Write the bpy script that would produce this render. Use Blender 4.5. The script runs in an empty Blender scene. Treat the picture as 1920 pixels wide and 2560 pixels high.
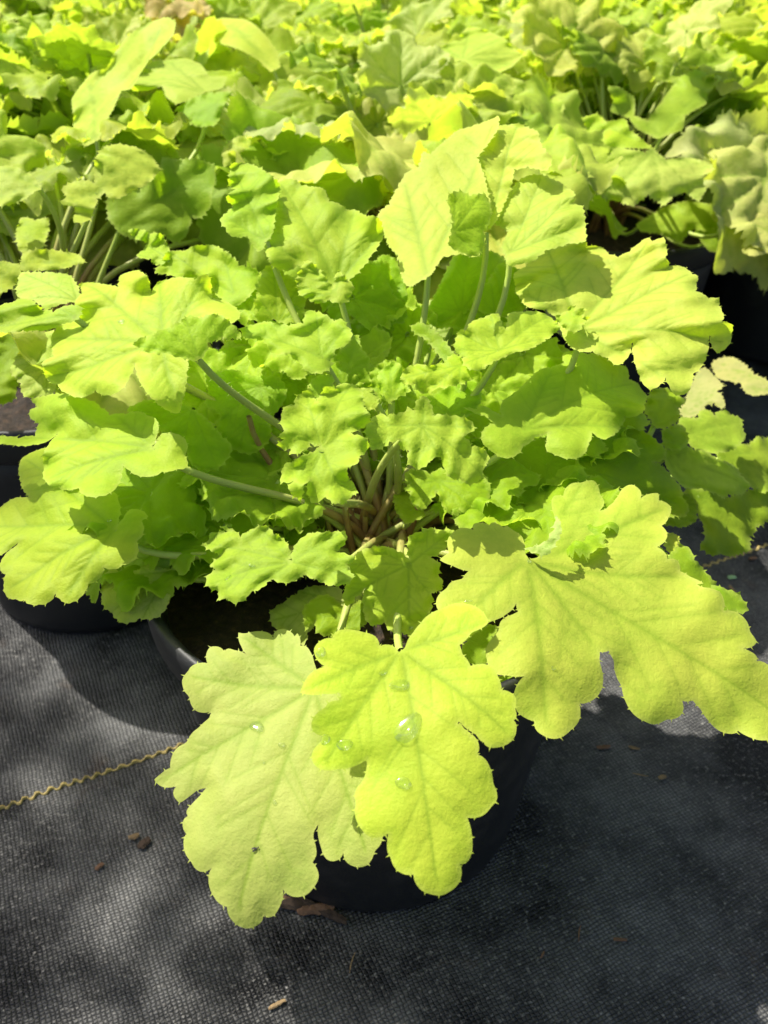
import bpy, math, random
import numpy as np
from mathutils import Vector, Matrix
from mathutils.geometry import delaunay_2d_cdt
from mathutils.bvhtree import BVHTree

# ------------------------------------------------------------------ camera, light, exposure
S = bpy.context.scene
C = S.collection
CAM_H, PITCH = 0.39, math.radians(36.0)
IMG_W, IMG_H, FPX = 1920.0, 2560.0, 2217.0          # photograph size and focal length in its pixels
cam_data = bpy.data.cameras.new('camera'); cam = bpy.data.objects.new('camera', cam_data); C.objects.link(cam)
cam.location = (0, 0, CAM_H); cam.rotation_euler = (math.pi/2 - PITCH, 0, 0)
cam_data.sensor_fit = 'HORIZONTAL'; cam_data.sensor_width = 36.0; cam_data.lens = 36.0*FPX/IMG_W
cam_data.clip_start = 0.01; cam_data.clip_end = 200
cam_data.dof.use_dof = True; cam_data.dof.focus_distance = 0.31; cam_data.dof.aperture_fstop = cam_data.lens/1.9
S.camera = cam

SUN_DIR = Vector((-0.46, 0.30, 0.84)).normalized()
w = bpy.data.worlds.new('World'); S.world = w; w.use_nodes = True
wn, wl = w.node_tree.nodes, w.node_tree.links
bg = wn['Background']; sky = wn.new('ShaderNodeTexSky'); sky.sky_type = 'NISHITA'; sky.sun_disc = False
sky.sun_elevation = math.asin(SUN_DIR.z); sky.sun_rotation = math.atan2(SUN_DIR.x, SUN_DIR.y)
wl.new(sky.outputs[0], bg.inputs[0]); bg.inputs[1].default_value = 0.095; sky.dust_density = 4.0; sky.air_density = 1.0; sky.ozone_density = 0.6
sd = bpy.data.lights.new('sun', 'SUN'); sd.energy = 4.8; sd.angle = math.radians(0.6); sd.color = (1.0, 0.96, 0.88)
sun = bpy.data.objects.new('sun', sd); C.objects.link(sun); sun.rotation_euler = SUN_DIR.to_track_quat('Z', 'Y').to_euler()
sun.location = (-1, 1, 2)
S.view_settings.view_transform = 'Standard'; S.view_settings.look = 'None'
S.view_settings.exposure = 0.76; S.view_settings.gamma = 1.0; S.view_settings.use_curve_mapping = False
S.cycles.max_bounces = 12; S.cycles.transmission_bounces = 8; S.cycles.diffuse_bounces = 8

# ------------------------------------------------------------------ helpers
CAMP = Vector((0, 0, CAM_H))
def ray(px, py):
    X, Yd = (px - IMG_W/2)/FPX, (py - IMG_H/2)/FPX
    f = Vector((0, math.cos(PITCH), -math.sin(PITCH))); u = Vector((0, math.sin(PITCH), math.cos(PITCH)))
    return Vector((1, 0, 0))*X - u*Yd + f
def at_y(px, py, Y):
    d = ray(px, py); return CAMP + d*(Y/d.y)
def at_z(px, py, z):
    d = ray(px, py); return CAMP + d*((z - CAM_H)/d.z)

def tag(o, label=None, cat=None, group=None, kind=None):
    for k, v in (('label', label), ('category', cat), ('group', group), ('kind', kind)):
        if v: o[k] = v
    return o
def mesh_of(name, v, f, mat, smooth=True):
    me = bpy.data.meshes.new(name); me.from_pydata(v, [], f); me.update()
    if smooth: me.polygons.foreach_set('use_smooth', [True]*len(me.polygons))
    if mat: me.materials.append(mat)
    return me
def link(name, me, parent=None, mw=None):
    o = bpy.data.objects.new(name, me); C.objects.link(o)
    if parent: o.parent = parent
    if mw is not None: o.matrix_local = mw
    return o
def empty(name, loc, rz=0.0):
    o = bpy.data.objects.new(name, None); C.objects.link(o); o.location = loc; o.rotation_euler = (0, 0, rz)
    o.empty_display_size = 0.02
    return o
def lathe(profile, n=72):
    v, f = [], []
    for r, z in profile:
        for i in range(n):
            a = 2*math.pi*i/n; v.append((r*math.cos(a), r*math.sin(a), z))
    for j in range(len(profile)-1):
        for i in range(n):
            k = (i+1) % n; f.append((j*n+i, j*n+k, (j+1)*n+k, (j+1)*n+i))
    return v, f

# ------------------------------------------------------------------ materials
class NT:
    def __init__(s, name):
        s.m = bpy.data.materials.new(name); s.m.use_nodes = True; s.t = s.m.node_tree; s.n = s.t.nodes; s.l = s.t.links
        s.b = s.n['Principled BSDF']; s.out = s.n['Material Output']
    def new(s, t, **k):
        n = s.n.new(t)
        for a, v in k.items(): setattr(n, a, v)
        return n
    def put(s, sock, v):
        if isinstance(v, bpy.types.NodeSocket): s.l.new(v, sock)
        else: sock.default_value = v
    def math(s, op, a, b=0.5, c=None, clamp=False):
        n = s.new('ShaderNodeMath', operation=op, use_clamp=clamp); s.put(n.inputs[0], a); s.put(n.inputs[1], b)
        if c is not None: s.put(n.inputs[2], c)
        return n.outputs[0]
    def mix(s, f, a, b, mode='MIX'):
        n = s.new('ShaderNodeMix', data_type='RGBA', blend_type=mode); s.put(n.inputs[0], f); s.put(n.inputs[6], a); s.put(n.inputs[7], b)
        return n.outputs[2]
    def noise(s, vec, scale, detail=3.0, rough=0.55):
        n = s.new('ShaderNodeTexNoise'); s.put(n.inputs['Scale'], scale); s.put(n.inputs['Detail'], detail); s.put(n.inputs['Roughness'], rough)
        if vec is not None: s.l.new(vec, n.inputs['Vector'])
        return n.outputs[0]
    def ramp(s, f, pts):
        n = s.new('ShaderNodeValToRGB'); s.put(n.inputs[0], f); e = n.color_ramp.elements
        while len(e) < len(pts): e.new(0.5)
        for i, (p, c) in enumerate(pts):
            e[i].position = p; e[i].color = c if len(c) == 4 else (*c, 1)
        return n.outputs[0]
    def bump(s, h, strength, dist, normal=None):
        n = s.new('ShaderNodeBump'); s.put(n.inputs['Height'], h); n.inputs['Strength'].default_value = strength; n.inputs['Distance'].default_value = dist
        if normal is not None: s.l.new(normal, n.inputs['Normal'])
        return n.outputs[0]

def leaf_material():
    t = NT('leaf_blade')
    col = t.new('ShaderNodeObjectInfo').outputs['Color']
    pos = t.new('ShaderNodeNewGeometry').outputs['Position']
    back = t.new('ShaderNodeNewGeometry').outputs['Backfacing']
    vein = t.new('ShaderNodeAttribute', attribute_name='vein').outputs['Fac']
    edge = t.new('ShaderNodeAttribute', attribute_name='edge').outputs['Fac']
    big = t.noise(pos, 45, 3); fine = t.noise(pos, 420, 3, 0.6)
    c = t.mix(t.ramp(big, [(0.35, (0, 0, 0)), (0.7, (1, 1, 1))]), t.mix(1.0, col, (0.80, 0.90, 0.75, 1), 'MULTIPLY'), col)
    c = t.mix(t.math('MULTIPLY', t.math('SUBTRACT', fine, 0.35, clamp=True), 0.9), c, t.mix(1.0, col, (1.18, 1.10, 1.25, 1), 'MULTIPLY'))
    c = t.mix(t.math('MULTIPLY', vein, 0.60), c, (0.29, 0.46, 0.03, 1))
    c = t.mix(t.math('MULTIPLY', edge, 0.25), c, (0.72, 0.74, 0.22, 1))
    c = t.mix(t.math('MULTIPLY', back, 0.35), c, (0.62, 0.70, 0.32, 1))
    t.put(t.b.inputs['Base Color'], c); t.b.inputs['Roughness'].default_value = 0.56
    t.b.inputs['Specular IOR Level'].default_value = 0.20
    t.b.inputs['Sheen Weight'].default_value = 0.03; t.b.inputs['Sheen Roughness'].default_value = 0.5
    h = t.math('ADD', t.math('MULTIPLY', t.noise(pos, 330, 4, 0.6), 0.8), t.math('MULTIPLY', t.noise(pos, 1300, 2), 0.35))
    nb = t.bump(t.math('ADD', h, t.math('MULTIPLY', t.noise(pos, 170, 3, 0.6), 1.1)), 0.36, 0.0011)
    t.put(t.b.inputs['Normal'], nb)
    tr = t.new('ShaderNodeBsdfTranslucent')
    t.put(tr.inputs['Color'], t.mix(1.0, c, (1.00, 1.08, 0.24, 1), 'MULTIPLY')); t.put(tr.inputs['Normal'], nb)
    mx = t.new('ShaderNodeMixShader'); mx.inputs[0].default_value = 0.54
    t.l.new(t.b.outputs[0], mx.inputs[1]); t.l.new(tr.outputs[0], mx.inputs[2]); t.l.new(mx.outputs[0], t.out.inputs['Surface'])
    return t.m
def petiole_material():
    t = NT('petiole_skin')
    a = t.new('ShaderNodeAttribute', attribute_name='along').outputs['Fac']
    pos = t.new('ShaderNodeNewGeometry').outputs['Position']
    n = t.noise(pos, 160, 3)
    f = t.math('ADD', a, t.math('MULTIPLY', t.math('SUBTRACT', n, 0.5), 0.35))
    c = t.ramp(f, [(0.02, (0.16, 0.075, 0.035)), (0.22, (0.26, 0.15, 0.06)), (0.45, (0.34, 0.36, 0.09)), (1.0, (0.40, 0.52, 0.09))])
    t.put(t.b.inputs['Base Color'], c); t.b.inputs['Roughness'].default_value = 0.5
    t.b.inputs['Subsurface Weight'].default_value = 0.15; t.b.inputs['Subsurface Radius'].default_value = (0.003, 0.003, 0.001); t.b.inputs['Subsurface Scale'].default_value = 0.6
    return t.m
def pot_material():
    t = NT('black_plastic')
    pos = t.new('ShaderNodeNewGeometry').outputs['Position']
    n = t.noise(pos, 60, 4); g = t.noise(pos, 900, 2)
    c = t.mix(t.ramp(n, [(0.5, (0, 0, 0)), (0.8, (1, 1, 1))]), (0.012, 0.013, 0.014, 1), (0.035, 0.033, 0.03, 1))
    t.put(t.b.inputs['Base Color'], c)
    t.put(t.b.inputs['Roughness'], t.math('ADD', t.math('MULTIPLY', n, 0.25), 0.42))
    t.put(t.b.inputs['Normal'], t.bump(g, 0.2, 0.0006))
    return t.m
def soil_material():
    t = NT('potting_soil')
    pos = t.new('ShaderNodeNewGeometry').outputs['Position']
    c = t.ramp(t.noise(pos, 240, 5, 0.7), [(0.3, (0.010, 0.007, 0.005)), (0.55, (0.035, 0.022, 0.014)), (0.75, (0.10, 0.055, 0.03))])
    t.put(t.b.inputs['Base Color'], c); t.b.inputs['Roughness'].default_value = 0.9
    t.put(t.b.inputs['Normal'], t.bump(t.noise(pos, 300, 5, 0.7), 1.0, 0.003))
    return t.m
def plain(name, c, rough=0.8, noise_scale=400, var=0.5):
    t = NT(name); pos = t.new('ShaderNodeNewGeometry').outputs['Position']
    n = t.noise(pos, noise_scale, 4)
    t.put(t.b.inputs['Base Color'], t.mix(n, tuple(x*(1-var) for x in c) + (1,), tuple(min(1, x*(1+var)) for x in c) + (1,)))
    t.b.inputs['Roughness'].default_value = rough
    t.put(t.b.inputs['Normal'], t.bump(n, 0.5, 0.001))
    return t.m
MAT_ANG = math.radians(25.3)
def mat_material():
    t = NT('woven_ground_cover')
    tc = t.new('ShaderNodeTexCoord').outputs['Object']
    warp = t.new('ShaderNodeTexNoise'); warp.inputs['Scale'].default_value = 9; warp.inputs['Detail'].default_value = 2; t.l.new(tc, warp.inputs['Vector'])
    warp2 = t.new('ShaderNodeTexNoise'); warp2.inputs['Scale'].default_value = 240; warp2.inputs['Detail'].default_value = 2; t.l.new(tc, warp2.inputs['Vector'])
    va = t.new('ShaderNodeVectorMath', operation='MULTIPLY_ADD'); t.l.new(warp.outputs['Color'], va.inputs[0]); va.inputs[1].default_value = (0.008, 0.008, 0); t.l.new(tc, va.inputs[2])
    vb = t.new('ShaderNodeVectorMath', operation='MULTIPLY_ADD'); t.l.new(warp2.outputs['Color'], vb.inputs[0]); vb.inputs[1].default_value = (0.0016, 0.0016, 0); t.l.new(va.outputs[0], vb.inputs[2])
    rot = t.new('ShaderNodeMapping'); rot.inputs['Rotation'].default_value = (0, 0, -MAT_ANG); t.l.new(vb.outputs[0], rot.inputs['Vector'])
    sep = t.new('ShaderNodeSeparateXYZ'); t.l.new(rot.outputs[0], sep.inputs[0])
    u = t.math('MULTIPLY', sep.outputs[0], 1/0.0020); v = t.math('MULTIPLY', sep.outputs[1], 1/0.0017)
    su = t.math('ABSOLUTE', t.math('SINE', t.math('MULTIPLY', u, math.pi)), 0); sv = t.math('ABSOLUTE', t.math('SINE', t.math('MULTIPLY', v, math.pi)), 0)
    fu = t.math('POWER', su, 0.45); fv = t.math('POWER', sv, 0.45)
    ck = t.math('PINGPONG', t.math('ADD', t.math('FLOOR', u, 0), t.math('FLOOR', v, 0)), 1.0)
    hw = t.math('MULTIPLY', fu, t.math('POWER', sv, 0.8)); hf = t.math('MULTIPLY', fv, t.math('POWER', su, 0.8))
    h = t.math('ADD', t.math('MULTIPLY', hw, ck), t.math('MULTIPLY', t.math('MULTIPLY', hf, t.math('SUBTRACT', 1.0, ck)), 0.8))
    dust = t.noise(tc, 11, 6, 0.68); spk = t.noise(tc, 420, 3, 0.6); smear = t.noise(tc, 55, 5, 0.7)
    d = t.math('MULTIPLY', t.ramp(dust, [(0.40, (0, 0, 0)), (0.62, (1, 1, 1))]), t.math('ADD', 0.30, t.math('MULTIPLY', smear, 0.9)), clamp=True)
    mp = t.new('ShaderNodeMapping'); mp.inputs['Scale'].default_value = (40, 900, 1); t.l.new(rot.outputs[0], mp.inputs['Vector']); th1 = t.noise(mp.outputs[0], 1.0, 2)
    mp2 = t.new('ShaderNodeMapping'); mp2.inputs['Scale'].default_value = (800, 60, 1); t.l.new(rot.outputs[0], mp2.inputs['Vector']); th2 = t.noise(mp2.outputs[0], 1.0, 2)
    d = t.math('MULTIPLY', d, t.math('MULTIPLY', t.math('ADD', th1, th2), 1.15), clamp=True)
    tape = t.mix(d, (0.009, 0.009, 0.009, 1), (0.19, 0.19, 0.184, 1))
    tape = t.mix(t.math('MULTIPLY', t.math('SUBTRACT', spk, 0.54, clamp=True), 4.5, clamp=True), tape, (0.30, 0.29, 0.27, 1))
    gap = t.math('MULTIPLY_ADD', t.noise(tc, 300, 4, 0.7), 1.5, -0.32, clamp=True); c = t.mix(t.math('MAXIMUM', t.math('POWER', h, 0.6, clamp=True), t.math('MULTIPLY', gap, 0.75)), (0.008, 0.008, 0.008, 1), tape)
    brown = t.noise(tc, 28, 5, 0.7)
    c = t.mix(t.math('MULTIPLY', t.ramp(brown, [(0.60, (0, 0, 0)), (0.74, (1, 1, 1))]), 0.55), c, (0.075, 0.048, 0.030, 1))
    t.put(t.b.inputs['Base Color'], c)
    t.put(t.b.inputs['Roughness'], t.math('ADD', 0.30, t.math('MULTIPLY', spk, 0.35)))
    t.b.inputs['Specular IOR Level'].default_value = 0.30
    hh = t.math('ADD', h, t.math('MULTIPLY', t.noise(tc, 900, 2), 0.5))
    big = t.bump(t.noise(tc, 14, 3), 0.5, 0.012)
    t.put(t.b.inputs['Normal'], t.bump(hh, 0.75, 0.0009, big))
    return t.m
M_LEAF, M_PET, M_POT, M_SOIL, M_MAT = leaf_material(), petiole_material(), pot_material(), soil_material(), mat_material()
M_BARK = plain('bark', (0.16, 0.085, 0.045)); M_STRAW = plain('straw', (0.24, 0.16, 0.075)); M_THREAD = plain('yellow_thread', (0.42, 0.32, 0.10), 0.65, 700, 0.55)
M_LABEL = plain('faded_label', (0.30, 0.19, 0.09), 0.6); M_PRINT = plain('label_print', (0.05, 0.035, 0.02), 0.7); M_FLY = plain('fly_body', (0.02, 0.016, 0.012), 0.4)
M_SCRAP = plain('green_scrap', (0.25, 0.42, 0.20), 0.6); M_DIRT = plain('dirt_clod', (0.05, 0.032, 0.02), 0.95)
tw = NT('water'); tr_ = tw.new('ShaderNodeBsdfTransparent'); gl_ = tw.new('ShaderNodeBsdfGlossy'); fr_ = tw.new('ShaderNodeFresnel'); mx_ = tw.new('ShaderNodeMixShader')
tr_.inputs[0].default_value = (0.97, 0.99, 0.94, 1); gl_.inputs['Roughness'].default_value = 0.10; fr_.inputs['IOR'].default_value = 1.33
tw.l.new(tw.math('MULTIPLY_ADD', fr_.outputs[0], 0.28, 0.015), mx_.inputs[0]); tw.l.new(tr_.outputs[0], mx_.inputs[1]); tw.l.new(gl_.outputs[0], mx_.inputs[2]); tw.l.new(mx_.outputs[0], tw.out.inputs['Surface']); M_WATER = tw.m

# ------------------------------------------------------------------ ground: woven weed mat with its yellow thread
def ground():
    v = [(-14, -6, 0), (14, -6, 0), (14, 22, 0), (-14, 22, 0)]
    g = link('ground', mesh_of('ground', v, [(0, 1, 2, 3)], M_MAT, False)); tag(g, 'black woven weed mat covering the nursery floor', kind='structure')
    rng = random.Random(4)
    p0 = at_z(0, 2031, 0); p1 = at_z(1920, 1358, 0); d = (p1 - p0).normalized(); nrm = Vector((-d.y, d.x, 0))
    v, f = [], []; n = 3600; L0, L1 = -0.9, 1.9; per = 0.0062
    for i in range(n+1):
        s = L0 + (L1-L0)*i/n; ph = s/per*2*math.pi
        ph += 1.1*math.sin(s*37)+.8*math.sin(s*143); tri = max(-1, min(1, 2.2*math.sin(ph)))*(.8+.3*math.sin(s*61))
        off = 0.00085*tri + 0.002*math.sin(s*9+1) + 0.0006*math.sin(s*71)
        c = p0 + d*s + nrm*off; wd = 0.00095*(0.85+0.3*math.sin(s*830)); z = 0.0006 + 0.0005*math.sin(ph*1.0+0.8)
        hgt = 0.0007
        for k, zz in ((-1, 0.0002), (-0.5, z+hgt), (0.5, z+hgt), (1, 0.0002)):
            q = c + nrm*(wd*k); v.append((q.x, q.y, zz))
        if i:
            a = (i-1)*4; b = i*4
            for k in range(3): f.append((a+k, a+k+1, b+k+1, b+k))
    th = link('yellow_thread', mesh_of('yellow_thread', v, f, M_THREAD), g); th['label'] = 'yellow marker thread woven into the mat'
    return g
ground()

# ------------------------------------------------------------------ pots
POT_R, POT_H, POT_RB = 0.095, 0.160, 0.074
def pot_meshes():
    R, H, B = POT_R, POT_H, POT_RB
    wall = [(0.0, 0.004), (B-0.010, 0.004), (B-0.004, 0.0), (B, 0.002), (B+0.001, 0.006)]
    for k in range(1, 9):
        t = k/8; wall.append((B+0.001 + (R-0.006-B)*t, 0.006 + (H-0.024)*t))
    wall += [(R-0.0075, H-0.018), (R-0.0075, H-0.022), (B-0.002, 0.008), (0.0, 0.008)]
    rim = [(R-0.0048, H-0.020), (R-0.0012, H-0.0205), (R+0.0004, H-0.018), (R+0.0012, H-0.004), (R+0.0004, H-0.0008), (R-0.0012, H),
           (R-0.0032, H-0.0012), (R-0.0040, H-0.004), (R-0.0066, H-0.018), (R-0.0048, H-0.020)]
    rng = random.Random(3); sv, sf = [(0, 0, H-0.016)], []
    rings, n = 14, 56
    for j in range(1, rings+1):
        r = (R-0.0062)*j/rings
        for i in range(n):
            a = 2*math.pi*i/n
            z = H-0.020 + 0.006*math.exp(-(r/0.03)**2) + (rng.uniform(-0.0022, 0.0022) if j < rings else 0)
            sv.append((r*math.cos(a), r*math.sin(a), z))
    for i in range(n): sf.append((0, 1+i, 1+(i+1) % n))
    for j in range(rings-1):
        for i in range(n):
            k = (i+1) % n; sf.append((1+j*n+i, 1+(j+1)*n+i, 1+(j+1)*n+k, 1+j*n+k))
    return mesh_of('wall', *lathe(wall), M_POT), mesh_of('rim', *lathe(rim), M_POT), mesh_of('potting_soil', sv, sf, M_SOIL)
PW, PR, PS = pot_meshes()
def pot(x, y, rz, label, group=None):
    o = empty('plant_pot', (x, y, 0.001), rz); tag(o, label, 'pot', group)
    link('wall', PW, o); link('rim', PR, o); link('potting_soil', PS, o)
    return o

# ------------------------------------------------------------------ leaves
def hexgrid(lo, hi, h, rng):
    xs = np.arange(lo[0], hi[0], h); ys = np.arange(lo[1], hi[1], h*0.866)
    g = np.array([(x + (h/2 if j % 2 else 0), y) for j, y in enumerate(ys) for x in xs])
    return g + rng.uniform(-0.14, 0.14, g.shape)*h if len(g) else g.reshape(0, 2)
def inside(P, poly):
    x, y = P[:, 0:1], P[:, 1:2]; a = poly; b = np.roll(poly, -1, 0)
    c = (a[:, 1] > y) != (b[:, 1] > y)
    with np.errstate(divide='ignore', invalid='ignore'):
        xi = (b[:, 0]-a[:, 0])*(y-a[:, 1])/(b[:, 1]-a[:, 1]) + a[:, 0]
    return (np.sum(c & (x < xi), 1) % 2) == 1
def seg_dist(P, a, b):
    ab = b-a; L = np.maximum((ab**2).sum(1), 1e-14); t = np.clip(((P[:, None]-a)*ab).sum(2)/L, 0, 1)
    return np.sqrt((((P[:, None]-a) - t[..., None]*ab)**2).sum(2)).min(1)
def area2(p):
    q = np.roll(p, -1, 0); return (p[:, 0]*q[:, 1]-q[:, 0]*p[:, 1]).sum()
def find_tips(poly, nmax=7):
    r = np.hypot(poly[:, 0], poly[:, 1]); a = np.arctan2(poly[:, 1], poly[:, 0]); tips = []
    for i in np.argsort(-r):
        if r[i] < 0.40*r.max(): break
        if all(abs((a[i]-t[0]+math.pi) % (2*math.pi)-math.pi) > 0.50 for t in tips): tips.append((a[i], r[i]))
        if len(tips) >= nmax: break
    return [(rr*math.cos(aa)*0.93, rr*math.sin(aa)*0.93) for aa, rr in tips]
def refine(poly, step, scallop, spike, rng, crn, saw_on=1.0):
    """turn a coarse outline into a crenate margin: rounded scallops, bristle tips, smoothed soft corners"""
    if area2(poly) < 0: poly = poly[::-1]
    n = len(poly); out = []
    for i in range(n):
        a, b = poly[i], poly[(i+1) % n]; d = b-a; L = math.hypot(*d)
        if L < 1e-9: continue
        nv = np.array([d[1], -d[0]])/L
        k = max(1, int(round(L/crn))); m = max(2, int(L/step))
        for j in range(m):
            t = j/m; ph = (t*k) % 1
            e = scallop*(L/k)*math.sin(math.pi*ph)**0.8
            out.append(a + d*t + nv*e)
    P = np.array(out)
    for _ in range(1 if saw_on else 4):                  # soften the wide corners only, keep teeth and notches
        p, q = np.roll(P, 1, 0), np.roll(P, -1, 0); v1, v2 = P-p, q-P
        c = (v1*v2).sum(1)/np.maximum(np.linalg.norm(v1, axis=1)*np.linalg.norm(v2, axis=1), 1e-12)
        wgt = np.where(c > (0.75 if saw_on else 0.35), 0.28, 0.0)[:, None]; P = P*(1-wgt) + (p+q)*0.5*wgt
    t = np.roll(P, -1, 0)-np.roll(P, 1, 0); t /= np.maximum(np.linalg.norm(t, axis=1), 1e-9)[:, None]
    nv = np.stack([t[:, 1], -t[:, 0]], 1)
    cum = np.cumsum(np.linalg.norm(P-np.roll(P, 1, 0), axis=1)); sp = crn*0.62; saw = (cum/sp + 0.25*np.sin(cum/(sp*2.7))) % 1
    P = P + nv*((np.where(saw < .7, saw/.7, (1-saw)/.3)-0.5)*spike*0.95*saw_on + rng.uniform(-0.15, 0.15, len(P))*spike*saw_on)[:, None]
    gap = max(2, int(crn*0.8/step)); nxt_ = int(rng.integers(1, 4)); res = []
    for i in range(len(P)):
        if i == nxt_:
            h = spike*rng.uniform(0.5, 1.5); hw = min(step*0.32, spike*0.35)
            res += [P[i]-t[i]*hw, P[i]+nv[i]*h+t[i]*rng.uniform(-.3, .5)*h, P[i]+t[i]*hw]; nxt_ += max(2, gap+int(rng.integers(-1, 3)))
        else: res.append(P[i])
    return np.array(res)
def blade(poly, low, rng, grid, ruffle, tips=None, quilt=0.00095, name='leaf', veined=False, waves=(0.18, 0.55), lean=(0.0, 0.0, 1.0)):
    """poly: outline in metres round the petiole joint; low(x, y): broad curvature. Returns mesh arrays."""
    R = np.hypot(poly[:, 0], poly[:, 1]).max()
    G = hexgrid(poly.min(0), poly.max(0), grid, rng); nxt = np.roll(poly, -1, 0)
    G = G[inside(G, poly)]
    if tips is None: tips = find_tips(poly)
    va, vb = [], []; sa, sb = [], []
    for tx, ty in tips:
        L = math.hypot(tx, ty); ux, uy = tx/L, ty/L; va.append((0, 0)); vb.append((tx, ty))
        for fr, ln in ((0.30, .30), (0.46, .32), (0.62, .26), (0.78, .17)):
            for sg in (1, -1):
                f2 = fr + rng.uniform(-.06, .06); an = sg*math.radians(rng.uniform(34, 50)); c, s = math.cos(an), math.sin(an)
                b = np.array((tx, ty))*f2; sa.append(b); sb.append(b + np.array((ux*c-uy*s, ux*s+uy*c))*L*ln)
    va, vb, sa, sb = map(np.array, (va, vb, sa, sb))
    if veined:
        vp = []
        for (A_, B_, of) in ((va, vb, .0008), (sa, sb, .0006)):
            for p, q in zip(A_, B_):
                d_ = q-p; L = math.hypot(*d_); nn_ = np.array((-d_[1], d_[0]))/max(L, 1e-9)
                for i_ in range(1, int(L/.0014)+1):
                    for o_ in (-of, 0, of): vp.append(p + d_*(i_*.0014/L) + nn_*o_)
        vp = np.array(vp); vp = vp[inside(vp, poly)]
        if len(G): G = G[np.minimum(seg_dist(G, va, vb), seg_dist(G, sa, sb)) > .0011]
        G = np.concatenate([G, vp])
    if len(G): G = G[seg_dist(G, poly, nxt) > min(grid*0.45, 0.0007 if veined else 9)]
    P = np.concatenate([poly, G]); n = len(poly)
    r = delaunay_2d_cdt([Vector(p) for p in P], [(i, (i+1) % n) for i in range(n)], [], 1, 1e-6 if veined else 1e-7)
    V = np.array([(p.x, p.y) for p in r[0]]); F = np.array([tuple(f) for f in r[2]]); F = [tuple(map(int, f)) for f in F[inside(V[F].mean(1), poly)]]
    d = seg_dist(V, poly, nxt)
    dm = seg_dist(V, va, vb); ds = seg_dist(V, sa, sb)
    k = R/0.09; rr = np.hypot(V[:, 0], V[:, 1])
    main = np.exp(-(dm/(0.0009*k*(1.35-0.8*rr/R)))**2); sec = np.exp(-(ds/(0.00060*k))**2)
    vein = np.clip(main + 0.55*sec, 0, 1)*np.clip(d/(0.004*k), 0, 1)
    z_low = low(V[:, 0], V[:, 1]); z = np.zeros(len(V))
    q = quilt*k
    z = z + q*(1.0*(1-np.exp(-(dm/(0.0062*k))**2)) + 0.40*(1-np.exp(-(np.minimum(dm, ds)/(0.0032*k))**2)))*np.clip(d/(0.006*k), 0, 1) - 0.30*q*vein
    # ruffled margin: waves that run along the edge
    ang = np.arctan2(V[:, 1], V[:, 0]); rf = np.zeros(len(V))
    for _ in range(6):
        th = rng.uniform(0, 2*math.pi); wl_ = R*rng.uniform(*waves)
        rf += np.sin((V[:, 0]*math.cos(th)+V[:, 1]*math.sin(th))*2*math.pi/wl_ + rng.uniform(0, 6.28))
    rf = rf/2.2
    z = z + ruffle*R*rf*np.exp(-d/(0.13*R))*np.clip(rr/(0.45*R), 0, 1)
    z = z + ruffle*R*0.22*np.sin(ang*3+rng.uniform(0, 6))*np.clip(rr/R, 0, 1)
    return np.column_stack([V[:, 0]+z*lean[0], V[:, 1]+z*lean[1], z_low+z*lean[2]]), F, vein, np.exp(-d/(0.0007*k))
def blade_mesh(arr, name='leaf'):
    V, F, vein, edge = arr
    me = mesh_of(name, V.tolist(), F, M_LEAF)
    for nm, data in (('vein', vein), ('edge', edge)):
        a = me.attributes.new(nm, 'FLOAT', 'POINT'); a.data.foreach_set('value', np.asarray(data, dtype=np.float32))
    return me
def petiole_arrays(p0, p1, p2, p3, r0, r1, rng, segs=14, sides=7, hairs=0):
    v, f, al = [], [], []; prev = None
    def bez(t): return p0*(1-t)**3 + p1*3*t*(1-t)**2 + p2*3*t*t*(1-t) + p3*t**3
    side0 = Vector((1, 0.13, 0.02))
    for i in range(segs+1):
        t = i/segs; c = bez(t); d = (bez(min(1, t+.01))-bez(max(0, t-.01))).normalized()
        s = (side0 - d*side0.dot(d)).normalized(); u = d.cross(s); side0 = s
        r = r0 + (r1-r0)*t
        for k in range(sides):
            a = 2*math.pi*k/sides; v.append(c + (s*math.cos(a)+u*math.sin(a))*r); al.append(t)
        if i:
            for k in range(sides):
                k2 = (k+1) % sides; f.append(((i-1)*sides+k, (i-1)*sides+k2, i*sides+k2, i*sides+k))
    for _ in range(hairs):
        t = rng.uniform(.05, .97); c = bez(t); d = (bez(min(1, t+.01))-bez(max(0, t-.01))).normalized()
        s = (Vector((rng.uniform(-1, 1), rng.uniform(-1, 1), rng.uniform(-1, 1)))); s = (s - d*s.dot(d)).normalized(); r = (r0+(r1-r0)*t)
        b = len(v); wv = d.cross(s)*0.00010
        v += [c+s*r*.8+wv, c+s*r*.8-wv, c+s*(r+rng.uniform(.0009, .0022))+d*rng.uniform(-.0004, .0006)]; al += [t]*3; f.append((b, b+1, b+2))
    return v, f, al
def petiole_mesh(arr, inv=None):
    v, f, al = arr
    if inv is not None: v = [inv @ p for p in v]
    me = mesh_of('petiole', [tuple(p) for p in v], f, M_PET)
    a = me.attributes.new('along', 'FLOAT', 'POINT'); a.data.foreach_set('value', np.asarray(al, dtype=np.float32))
    return me

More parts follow.
